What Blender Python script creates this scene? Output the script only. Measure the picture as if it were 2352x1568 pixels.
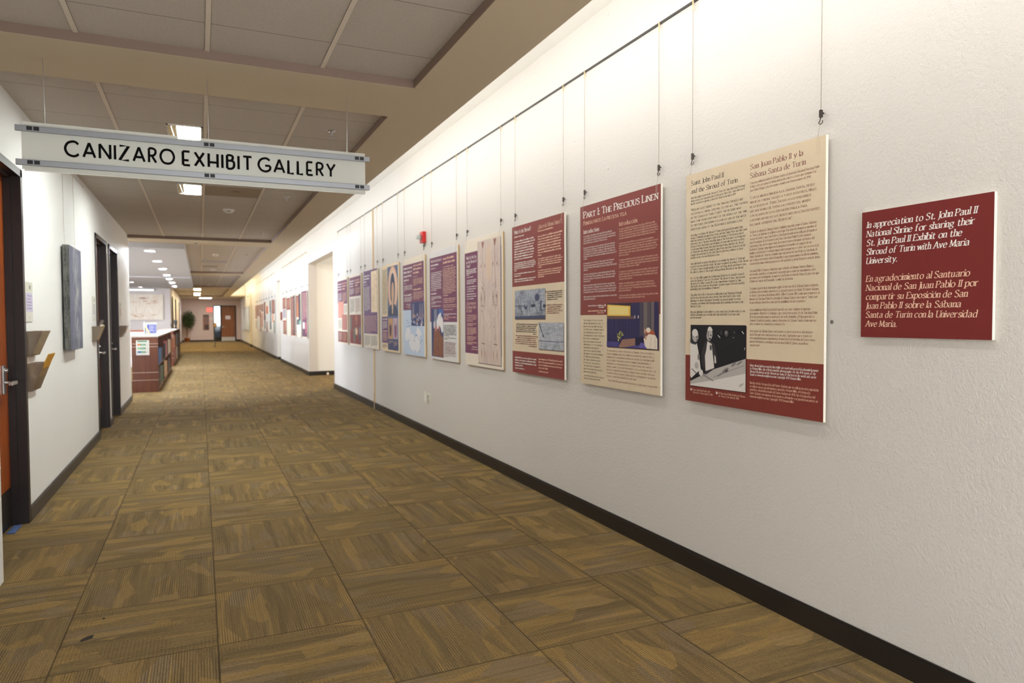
import bpy, bmesh, math, random
from mathutils import Vector, Matrix
R = math.radians
rng = random.Random(7)
SC = bpy.context.scene
for _o in list(bpy.data.objects):
    bpy.data.objects.remove(_o)
COL = SC.collection

# ------------------------------------------------------------------ camera, exposure, world, large lights
EYE = Vector((0.0, 0.0, 1.376))
YAW, PITCH, ROLL, FPX = R(24.3619), R(1.86308), R(-0.258842), 1580.06
_f = Vector((math.sin(YAW) * math.cos(PITCH), math.cos(YAW) * math.cos(PITCH), -math.sin(PITCH)))
_r = Vector((math.cos(YAW), -math.sin(YAW), 0))
_u = _r.cross(_f)
_r2 = math.cos(ROLL) * _r + math.sin(ROLL) * _u
_u2 = -math.sin(ROLL) * _r + math.cos(ROLL) * _u
cam_data = bpy.data.cameras.new('camera')
cam_data.sensor_width = 36.0
cam_data.lens = FPX / 2352.0 * 36.0
cam_data.clip_start, cam_data.clip_end = 0.05, 200
cam_data.dof.use_dof = True
cam_data.dof.focus_distance = 2.9
cam_data.dof.aperture_fstop = 3.2
cam = bpy.data.objects.new('camera', cam_data)
COL.objects.link(cam)
_m = Matrix((_r2, _u2, -_f)).transposed().to_4x4()
_m.translation = EYE
cam.matrix_world = _m
SC.camera = cam

vs = SC.view_settings
vs.view_transform = 'Standard'
vs.look = 'None'
vs.gamma = 1.0
vs.use_curve_mapping = False
vs.exposure = 0.55
SC.cycles.use_denoising = True
SC.cycles.max_bounces = 7
SC.cycles.diffuse_bounces = 5
SC.cycles.glossy_bounces = 3
SC.cycles.transmission_bounces = 4
SC.cycles.transparent_max_bounces = 6
SC.cycles.caustics_reflective = False
SC.cycles.caustics_refractive = False
SC.cycles.sample_clamp_indirect = 6.0

world = bpy.data.worlds.new('world')
SC.world = world
world.use_nodes = True
world.node_tree.nodes['Background'].inputs[0].default_value = (0.75, 0.85, 1.0, 1)
world.node_tree.nodes['Background'].inputs[1].default_value = 0.4


def area(name, loc, direction, sx, sy, power, color, spread=180):
    d = bpy.data.lights.new(name, 'AREA')
    d.shape = 'RECTANGLE'
    d.size, d.size_y = sx, sy
    d.energy = power
    d.color = color
    d.spread = R(spread)
    o = bpy.data.objects.new(name, d)
    COL.objects.link(o)
    o.location = loc
    o.rotation_euler = Vector(direction).to_track_quat('-Z', 'Y').to_euler()
    return o


def point(name, loc, power, color, radius=0.08):
    d = bpy.data.lights.new(name, 'POINT')
    d.energy = power
    d.color = color
    d.shadow_soft_size = radius
    o = bpy.data.objects.new(name, d)
    COL.objects.link(o)
    o.location = loc
    return o


# fluorescent tubes lying in the cove above the right wall (x = length along y after tracking)
COVE_W = (0.98, 0.985, 0.985)
for k in range(12):
    y0 = -2.6 + k * 3.82
    p = 1.0 if y0 < 7 else (0.85 if y0 < 32 else 1.3)
    c = COVE_W if y0 < 7 else (0.90, 0.95, 1.0) if y0 < 30 else (1.0, 0.86, 0.60)
    area('cove_tube_light', (1.555, y0 + 1.9, 3.05), (0.72, 0, -0.58), 3.7, 0.05, 9.6 * p, c)
    area('cove_tube_light', (1.50, y0 + 1.9, 3.00), (0.78, 0, 0.62), 3.7, 0.05, 9.5 * p, c)
# daylight through the library windows on the far left
for (y, p, sp) in ((14.8, 430, 180), (17.6, 480, 180), (21.3, 380, 180), (25.6, 140, 180)):
    area('library_window_daylight', (-9.9, y, 1.45), (1, 0, 0.0), 1.7 if sp < 90 else 2.3, 1.5, p, (0.78, 0.88, 1.0), sp)
# added cool fill light behind the camera, brightens the near corridor
area('rear_fill_light', (1.0, -3.1, 1.35), (0.0, 1.0, -0.02), 3.0, 2.3, 115, (0.90, 0.94, 1.0))
# warm lamp inside the first alcove passage, cool one in the second
point('passage_lamp', (4.3, 15.6, 2.35), 36, (1.0, 0.70, 0.36), 0.12)
point('passage_lamp', (3.6, 24.6, 2.3), 14, (1.0, 0.88, 0.7), 0.1)

# ------------------------------------------------------------------ materials
MATS = {}


def s2l(c):
    return tuple(((v / 255.0) / 12.92 if v / 255.0 <= 0.04045 else ((v / 255.0 + 0.055) / 1.055) ** 2.4) for v in c)


def base_mat(name):
    m = bpy.data.materials.new(name)
    m.use_nodes = True
    nt = m.node_tree
    return m, nt, nt.nodes['Principled BSDF']


def mat(name, rgb, rough=0.6, metal=0.0, spec=0.5, emit=None, strength=0.0, alpha=1.0, trans=0.0, grain=0.0, gscale=40.0, bump=0.0, bscale=60.0):
    if name in MATS:
        return MATS[name]
    m, nt, b = base_mat(name)
    col = (*s2l(rgb), 1)
    b.inputs['Base Color'].default_value = col
    b.inputs['Roughness'].default_value = rough
    b.inputs['Metallic'].default_value = metal
    b.inputs['Specular IOR Level'].default_value = spec
    b.inputs['Alpha'].default_value = alpha
    b.inputs['Transmission Weight'].default_value = trans
    if emit:
        b.inputs['Emission Color'].default_value = (*emit, 1)
        b.inputs['Emission Strength'].default_value = strength
    tc = None
    if grain or bump:
        tc = nt.nodes.new('ShaderNodeTexCoord')
    if grain:
        n = nt.nodes.new('ShaderNodeTexNoise')
        n.inputs['Scale'].default_value = gscale
        n.inputs['Detail'].default_value = 3
        nt.links.new(tc.outputs['Object'], n.inputs['Vector'])
        mx = nt.nodes.new('ShaderNodeMix')
        mx.data_type = 'RGBA'
        mx.inputs[6].default_value = tuple(v * (1 - grain) for v in col[:3]) + (1,)
        mx.inputs[7].default_value = tuple(min(1, v * (1 + grain)) for v in col[:3]) + (1,)
        nt.links.new(n.outputs['Fac'], mx.inputs[0])
        nt.links.new(mx.outputs[2], b.inputs['Base Color'])
    if bump:
        n = nt.nodes.new('ShaderNodeTexNoise')
        n.inputs['Scale'].default_value = bscale
        n.inputs['Detail'].default_value = 4
        n.inputs['Roughness'].default_value = 0.6
        nt.links.new(tc.outputs['Object'], n.inputs['Vector'])
        bp = nt.nodes.new('ShaderNodeBump')
        bp.inputs['Strength'].default_value = bump
        bp.inputs['Distance'].default_value = 0.01
        nt.links.new(n.outputs['Fac'], bp.inputs['Height'])
        nt.links.new(bp.outputs['Normal'], b.inputs['Normal'])
    MATS[name] = m
    return m


class NG:
    """small helper to chain shader nodes"""
    def __init__(self, nt):
        self.nt = nt

    def n(self, kind, **kw):
        nd = self.nt.nodes.new(kind)
        for k, v in kw.items():
            setattr(nd, k, v)
        return nd

    def put(self, sock, v):
        if isinstance(v, bpy.types.NodeSocket):
            self.nt.links.new(v, sock)
        else:
            sock.default_value = v

    def m(self, op, a, b=0.0, c=0.0):
        nd = self.n('ShaderNodeMath', operation=op)
        self.put(nd.inputs[0], a)
        self.put(nd.inputs[1], b)
        self.put(nd.inputs[2], c)
        return nd.outputs[0]

    def mixf(self, t, a, b):
        return self.m('ADD', a, self.m('MULTIPLY', t, self.m('SUBTRACT', b, a)))

    def mixc(self, t, a, b, blend='MIX'):
        nd = self.n('ShaderNodeMix', data_type='RGBA', blend_type=blend)
        self.put(nd.inputs[0], t)
        self.put(nd.inputs[6], a if isinstance(a, bpy.types.NodeSocket) else (*a, 1))
        self.put(nd.inputs[7], b if isinstance(b, bpy.types.NodeSocket) else (*b, 1))
        return nd.outputs[2]

    def step(self, v, lo, hi):
        nd = self.n('ShaderNodeMapRange', interpolation_type='SMOOTHSTEP')
        self.put(nd.inputs[0], v)
        nd.inputs[1].default_value, nd.inputs[2].default_value = lo, hi
        return nd.outputs[0]

    def xyz(self, x, y, z=0.0):
        nd = self.n('ShaderNodeCombineXYZ')
        for i, v in enumerate((x, y, z)):
            self.put(nd.inputs[i], v)
        return nd.outputs[0]

    def noise(self, vec, scale=1.0, detail=2.0, rough=0.5, dist=0.0):
        nd = self.n('ShaderNodeTexNoise')
        self.put(nd.inputs['Vector'], vec)
        nd.inputs['Scale'].default_value = scale
        nd.inputs['Detail'].default_value = detail
        nd.inputs['Roughness'].default_value = rough
        nd.inputs['Distortion'].default_value = dist
        return nd.outputs['Fac']

    def bump(self, h, strength, dist):
        nd = self.n('ShaderNodeBump')
        self.put(nd.inputs['Height'], h)
        nd.inputs['Strength'].default_value = strength
        nd.inputs['Distance'].default_value = dist
        return nd.outputs[0]


def carpet_material():
    m, nt, b = base_mat('carpet_tiles')
    g = NG(nt)
    tc = g.n('ShaderNodeTexCoord')
    sp = g.n('ShaderNodeSeparateXYZ')
    nt.links.new(tc.outputs['Object'], sp.inputs[0])
    T = 0.6096
    sx = g.m('DIVIDE', g.m('SUBTRACT', sp.outputs[0], 0.0456), T)
    sy = g.m('DIVIDE', g.m('SUBTRACT', sp.outputs[1], 3.133), T)
    ix, iy = g.m('FLOOR', sx), g.m('FLOOR', sy)
    fx, fy = g.m('SUBTRACT', sx, ix), g.m('SUBTRACT', sy, iy)
    par = g.m('FLOORED_MODULO', g.m('ADD', ix, iy), 2.0)          # 1: grain runs along x
    along, across = g.mixf(par, fy, fx), g.mixf(par, fx, fy)
    wn = g.n('ShaderNodeTexWhiteNoise', noise_dimensions='2D')
    nt.links.new(g.xyz(ix, iy), wn.inputs['Vector'])
    rs = g.n('ShaderNodeSeparateColor')
    nt.links.new(wn.outputs['Color'], rs.inputs[0])
    r1, r2, r3 = rs.outputs[0], rs.outputs[1], rs.outputs[2]
    oa = g.m('ADD', along, g.m('MULTIPLY', r1, 53.0))
    ob = g.m('ADD', across, g.m('MULTIPLY', r2, 71.0))
    # long wood-like bands
    wob = g.m('MULTIPLY', g.m('SUBTRACT', g.noise(g.xyz(g.m('MULTIPLY', oa, 1.3), g.m('MULTIPLY', ob, 2.0), r3), 1.6, 1.0), 0.5), 0.07)
    band = g.noise(g.xyz(g.m('MULTIPLY', oa, 0.55), g.m('MULTIPLY', g.m('ADD', ob, wob), 12.0), r3), 1.0, 2.0, 0.5)
    streak = g.step(band, 0.585, 0.635)
    dark = g.step(band, 0.45, 0.36)
    # leaf / wedge shaped patches
    vo = g.n('ShaderNodeTexVoronoi', feature='F1')
    vo.inputs['Scale'].default_value = 1.0
    vo.inputs['Randomness'].default_value = 1.0
    nt.links.new(g.xyz(g.m('MULTIPLY', oa, 3.0), g.m('MULTIPLY', g.m('ADD', ob, wob), 6.5), 0.0), vo.inputs['Vector'])
    vc = g.n('ShaderNodeSeparateColor')
    nt.links.new(vo.outputs['Color'], vc.inputs[0])
    patch = g.m('GREATER_THAN', vc.outputs[0], 0.87)
    patch2 = g.m('GREATER_THAN', vc.outputs[1], 0.72)             # rough rib cells
    patch3 = g.m('GREATER_THAN', vc.outputs[2], 0.80)             # greyish cells
    grn = g.m('ADD', 0.55, g.m('MULTIPLY', g.noise(g.xyz(g.m('MULTIPLY', oa, 4.0), g.m('MULTIPLY', ob, 70.0), r3), 1.0, 2.0, 0.6), 0.9))
    gold = g.m('MULTIPLY', grn, g.m('MAXIMUM', g.m('MULTIPLY', streak, 0.46), g.m('MULTIPLY', patch, 0.42)))
    # ribs
    rib = g.m('ADD', g.m('MULTIPLY', g.m('SINE', g.m('MULTIPLY', across, 2 * math.pi * 58)), 0.5), 0.5)
    ribx = g.m('ADD', g.m('MULTIPLY', g.m('SINE', g.m('MULTIPLY', along, 2 * math.pi * 40)), 0.5), 0.5)
    ribs = g.m('MULTIPLY', rib, g.mixf(patch2, 1.0, g.mixf(0.6, 1.0, ribx)))
    fleck = g.noise(tc.outputs['Object'], 260.0, 2.0, 0.7)
    flow = g.noise(g.xyz(g.m('MULTIPLY', oa, 1.6), g.m('MULTIPLY', ob, 38.0), r2), 1.0, 3.0, 0.6)
    CB, CD, CG, CR = CARPET
    c = g.mixc(g.m('MULTIPLY', patch3, 0.7), CB, CR)
    c = g.mixc(g.m('MULTIPLY', dark, 0.75), c, CD)
    c = g.mixc(gold, c, CG)
    c = g.mixc(g.m('MULTIPLY', r3, 0.25), c, CD)
    ribamp = g.mixf(g.m('GREATER_THAN', vc.outputs[1], 0.45), 0.20, 0.62)
    fl2 = g.noise(g.xyz(g.m('MULTIPLY', oa, 60.0), g.m('MULTIPLY', ob, 210.0), r1), 1.0, 2.0, 0.6)
    shade = g.m('ADD', 0.66, g.m('ADD', g.m('MULTIPLY', g.m('SUBTRACT', ribs, 0.4), ribamp), g.m('ADD', g.m('MULTIPLY', flow, 0.62), g.m('ADD', g.m('MULTIPLY', g.m('SUBTRACT', fl2, 0.5), 1.1), g.m('MULTIPLY', g.m('SUBTRACT', fleck, 0.5), 0.9)))))
    c = g.mixc(1.0, c, g.xyz(shade, shade, shade), 'MULTIPLY')
    # seams
    ex = g.m('MINIMUM', fx, g.m('SUBTRACT', 1.0, fx))
    ey = g.m('MINIMUM', fy, g.m('SUBTRACT', 1.0, fy))
    seam = g.step(g.m('MINIMUM', ex, ey), 0.0075, 0.002)
    c = g.mixc(g.m('MULTIPLY', seam, 0.6), c, (0.012, 0.009, 0.006))
    nt.links.new(c, b.inputs['Base Color'])
    b.inputs['Roughness'].default_value = 0.95
    b.inputs['Specular IOR Level'].default_value = 0.12
    h = g.m('ADD', g.m('MULTIPLY', ribs, 0.6), g.m('ADD', g.m('MULTIPLY', fleck, 0.5), g.m('MULTIPLY', seam, -2.0)))
    nt.links.new(g.bump(h, 0.5, 0.003), b.inputs['Normal'])
    return m


CARPET = ((0.200, 0.136, 0.058), (0.138, 0.098, 0.045), (0.355, 0.225, 0.074), (0.204, 0.146, 0.084))


def plaster_material(name, rgb, big, fine):
    m, nt, b = base_mat(name)
    g = NG(nt)
    tc = g.n('ShaderNodeTexCoord')
    v = tc.outputs['Object']
    n1 = g.noise(v, 70.0, 3.0, 0.55)
    n2 = g.noise(v, 220.0, 2.0, 0.5)
    msk = g.step(g.noise(v, 1.3, 2.0), 0.35, 0.65)
    h = g.m('ADD', g.m('MULTIPLY', n1, big), g.m('MULTIPLY', n2, g.mixf(msk, fine * 0.5, fine)))
    vo = g.n('ShaderNodeTexVoronoi', feature='F1')
    vo.inputs['Scale'].default_value = 2.2
    nt.links.new(v, vo.inputs['Vector'])
    blob = g.step(vo.outputs['Distance'], 0.03, 0.012)
    h = g.m('ADD', h, g.m('MULTIPLY', blob, 0.9))
    nt.links.new(g.bump(h, 0.6, 0.007), b.inputs['Normal'])
    c = s2l(rgb)
    tint = g.noise(v, 0.8, 2.0)
    nt.links.new(g.mixc(tint, tuple(x * 0.97 for x in c), tuple(min(1, x * 1.03) for x in c)), b.inputs['Base Color'])
    b.inputs['Roughness'].default_value = 0.55
    b.inputs['Specular IOR Level'].default_value = 0.35
    return m


def ceiling_tile_material(name, period):
    m, nt, b = base_mat(name)
    g = NG(nt)
    tc = g.n('ShaderNodeTexCoord')
    v = tc.outputs['Object']
    sp = g.n('ShaderNodeSeparateXYZ')
    nt.links.new(v, sp.inputs[0])
    f = g.m('FLOORED_MODULO', sp.outputs[1], period)
    e = g.m('MINIMUM', f, g.m('SUBTRACT', period, f))
    line = g.step(e, 0.0055, 0.0025)
    n = g.noise(v, 190.0, 3.0, 0.6)
    pit = g.step(n, 0.42, 0.34)
    n2 = g.noise(v, 60.0, 3.0, 0.6)
    c = g.mixc(n2, (0.54, 0.495, 0.445), (0.63, 0.585, 0.535))
    c = g.mixc(g.m('MULTIPLY', pit, 0.62), c, (0.24, 0.20, 0.17))
    c = g.mixc(g.m('MULTIPLY', line, 0.6), c, (0.14, 0.12, 0.10))
    nt.links.new(c, b.inputs['Base Color'])
    b.inputs['Roughness'].default_value = 0.9
    b.inputs['Specular IOR Level'].default_value = 0.2
    nt.links.new(g.bump(g.m('ADD', n, g.m('MULTIPLY', n2, 0.8)), 0.5, 0.004), b.inputs['Normal'])
    return m


def wood_material(name, c1, c2, axis=2, scale=1.0, rough=0.35):
    m, nt, b = base_mat(name)
    g = NG(nt)
    tc = g.n('ShaderNodeTexCoord')
    mp = g.n('ShaderNodeMapping')
    sc = [14 * scale] * 3
    sc[axis] = 0.9 * scale
    mp.inputs['Scale'].default_value = sc
    nt.links.new(tc.outputs['Object'], mp.inputs[0])
    n = g.noise(mp.outputs[0], 1.5, 4.0, 0.6, 0.6)
    nt.links.new(g.mixc(g.step(n, 0.3, 0.7), s2l(c1), s2l(c2)), b.inputs['Base Color'])
    b.inputs['Roughness'].default_value = rough
    return m


def weave_material(name, c1, c2, scale):
    m, nt, b = base_mat(name)
    g = NG(nt)
    tc = g.n('ShaderNodeTexCoord')
    mp = g.n('ShaderNodeMapping')
    mp.inputs['Scale'].default_value = (1, 1, 0.12)
    nt.links.new(tc.outputs['Object'], mp.inputs[0])
    mq = g.n('ShaderNodeMapping')
    mq.inputs['Scale'].default_value = (0.12, 1, 1)
    nt.links.new(tc.outputs['Object'], mq.inputs[0])
    a = g.noise(mp.outputs[0], scale, 3.0, 0.7)
    c = g.noise(mq.outputs[0], scale, 3.0, 0.7)
    l = g.noise(tc.outputs['Object'], 9.0, 2.0, 0.5)
    t = g.step(g.m('ADD', g.m('MULTIPLY', g.m('ADD', a, c), 0.38), g.m('MULTIPLY', l, 0.35)), 0.40, 0.68)
    nt.links.new(g.mixc(t, s2l(c1), s2l(c2)), b.inputs['Base Color'])
    b.inputs['Roughness'].default_value = 0.4
    return m


def linen_material(name, c1, c2):
    m, nt, b = base_mat(name)
    g = NG(nt)
    tc = g.n('ShaderNodeTexCoord')
    mp = g.n('ShaderNodeMapping')
    mp.inputs['Scale'].default_value = (5, 1, 1.2)
    nt.links.new(tc.outputs['Object'], mp.inputs[0])
    n = g.noise(mp.outputs[0], 3.0, 5.0, 0.65)
    nt.links.new(g.mixc(g.step(n, 0.3, 0.75), s2l(c1), s2l(c2)), b.inputs['Base Color'])
    b.inputs['Roughness'].default_value = 0.4
    return m


def canvas_art_material():
    m, nt, b = base_mat('canvas_art')
    g = NG(nt)
    tc = g.n('ShaderNodeTexCoord')
    sp = g.n('ShaderNodeSeparateXYZ')
    nt.links.new(tc.outputs['Object'], sp.inputs[0])
    n = g.noise(g.xyz(g.m('MULTIPLY', sp.outputs[0], 3.0), 0.0, sp.outputs[2]), 5.0, 4.0, 0.65)
    n2 = g.noise(tc.outputs['Object'], 90.0, 3.0, 0.7)
    dx = g.m('SUBTRACT', sp.outputs[0], 0.03)
    band = g.m('EXPONENT', g.m('MULTIPLY', g.m('MULTIPLY', dx, dx), -42.0))
    t = g.m('ADD', g.m('MULTIPLY', band, g.step(n, 0.38, 0.70)), g.m('MULTIPLY', g.m('SUBTRACT', n2, 0.5), 0.5))
    c = g.mixc(g.m('MULTIPLY', n, 0.8), s2l((92, 96, 122)), s2l((124, 128, 152)))
    c = g.mixc(t, c, s2l((196, 196, 196)))
    low = g.step(sp.outputs[2], 0.14, 0.06)
    nt.links.new(g.mixc(g.m('MULTIPLY', low, 0.5), c, s2l((84, 92, 108))), b.inputs['Base Color'])
    b.inputs['Roughness'].default_value = 0.7
    return m


# ------------------------------------------------------------------ mesh builder
class MB:
    def __init__(self):
        self.v, self.f, self.mi, self.mats, self.sm = [], [], [], [], []

    def slot(self, m):
        if m not in self.mats:
            self.mats.append(m)
        return self.mats.index(m)

    def face(self, pts, m, smooth=False):
        k = len(self.v)
        self.v += [tuple(p) for p in pts]
        self.f.append(tuple(range(k, k + len(pts))))
        self.mi.append(self.slot(m))
        self.sm.append(smooth)

    def box(self, x0, x1, y0, y1, z0, z1, m):
        k = len(self.v)
        s = self.slot(m)
        self.v += [(x0, y0, z0), (x1, y0, z0), (x1, y1, z0), (x0, y1, z0), (x0, y0, z1), (x1, y0, z1), (x1, y1, z1), (x0, y1, z1)]
        for q in ((0, 3, 2, 1), (4, 5, 6, 7), (0, 1, 5, 4), (1, 2, 6, 5), (2, 3, 7, 6), (3, 0, 4, 7)):
            self.f.append(tuple(k + i for i in q))
            self.mi.append(s)
            self.sm.append(False)
        return self

    def prism(self, poly, axis, a, b, m):
        """polygon (2-D, ccw) extruded from a to b along axis 0/1/2"""
        k = len(self.v)
        s = self.slot(m)
        n = len(poly)
        for t in (a, b):
            for p in poly:
                q = [0, 0, 0]
                o = [i for i in range(3) if i != axis]
                q[axis], q[o[0]], q[o[1]] = t, p[0], p[1]
                self.v.append(tuple(q))
        fs = [tuple(range(k, k + n))[::-1], tuple(range(k + n, k + 2 * n))]
        for i in range(n):
            j = (i + 1) % n
            fs.append((k + i, k + j, k + n + j, k + n + i))
        for q in fs:
            self.f.append(q)
            self.mi.append(s)
            self.sm.append(False)
        return self

    def lathe(self, prof, m, c=(0, 0, 0), seg=20, axis=2, smooth=True):
        k = len(self.v)
        s = self.slot(m)
        n = len(prof)
        for i in range(seg):
            a = 2 * math.pi * i / seg
            for (r, h) in prof:
                p = [r * math.cos(a), r * math.sin(a), h]
                if axis == 0:
                    p = [p[2], p[0], p[1]]
                elif axis == 1:
                    p = [p[0], p[2], p[1]]
                self.v.append((p[0] + c[0], p[1] + c[1], p[2] + c[2]))
        for i in range(seg):
            j = (i + 1) % seg
            for t in range(n - 1):
                self.f.append((k + i * n + t, k + j * n + t, k + j * n + t + 1, k + i * n + t + 1))
                self.mi.append(s)
                self.sm.append(smooth)
        for t in (0, n - 1):
            if prof[t][0] > 1e-6:
                self.f.append(tuple(k + i * n + t for i in range(seg)))
                self.mi.append(s)
                self.sm.append(False)
        return self

    def tube(self, pts, r, m, seg=8, radii=None):
        pts = [Vector(p) for p in pts]
        k = len(self.v)
        s = self.slot(m)
        up = Vector((0.31, 0.17, 0.93)).normalized()
        for i, p in enumerate(pts):
            d = (pts[min(i + 1, len(pts) - 1)] - pts[max(i - 1, 0)]).normalized()
            a = d.cross(up)
            if a.length < 1e-4:
                a = d.cross(Vector((1, 0, 0)))
            a.normalize()
            b = d.cross(a)
            rr = radii[i] if radii else r
            for j in range(seg):
                t = 2 * math.pi * j / seg
                q = p + a * (rr * math.cos(t)) + b * (rr * math.sin(t))
                self.v.append(tuple(q))
        for i in range(len(pts) - 1):
            for j in range(seg):
                jj = (j + 1) % seg
                self.f.append((k + i * seg + j, k + i * seg + jj, k + (i + 1) * seg + jj, k + (i + 1) * seg + j))
                self.mi.append(s)
                self.sm.append(True)
        for i in (0, len(pts) - 1):
            self.f.append(tuple(k + i * seg + j for j in range(seg)))
            self.mi.append(s)
            self.sm.append(False)
        return self

    def build(self, name, parent=None, loc=None, rotz=None, bevel=0.0):
        me = bpy.data.meshes.new(name)
        me.from_pydata(self.v, [], self.f)
        for m in self.mats:
            me.materials.append(m)
        me.polygons.foreach_set('material_index', self.mi)
        me.polygons.foreach_set('use_smooth', self.sm)
        me.update()
        o = bpy.data.objects.new(name, me)
        COL.objects.link(o)
        if parent:
            o.parent = parent
        if loc is not None:
            o.location = loc
        if rotz is not None:
            o.rotation_euler = (0, 0, rotz)
        if bevel:
            md = o.modifiers.new('bevel', 'BEVEL')
            md.width = bevel
            md.segments = 2
            md.limit_method = 'ANGLE'
        return o


def fix_normals(o):
    bm = bmesh.new()
    bm.from_mesh(o.data)
    bmesh.ops.recalc_face_normals(bm, faces=bm.faces)
    bm.to_mesh(o.data)
    bm.free()
    return o


def tag(o, label, cat, group=None, kind=None):
    if label:
        o['label'] = label
    if cat:
        o['category'] = cat
    if group:
        o['group'] = group
    if kind:
        o['kind'] = kind
    return o


def thing(name, label, cat, loc=(0, 0, 0), rotz=0.0, group=None):
    o = bpy.data.objects.new(name, None)
    o.empty_display_size = 0.05
    COL.objects.link(o)
    o.location = loc
    o.rotation_euler = (0, 0, rotz)
    return tag(o, label, cat, group)


def struct(o):
    o['kind'] = 'structure'
    return o


def copy_tree(o, parent=None):
    c = o.copy()
    COL.objects.link(c)
    if parent:
        c.parent = parent
    for ch in list(o.children):
        copy_tree(ch, c)
    return c

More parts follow.
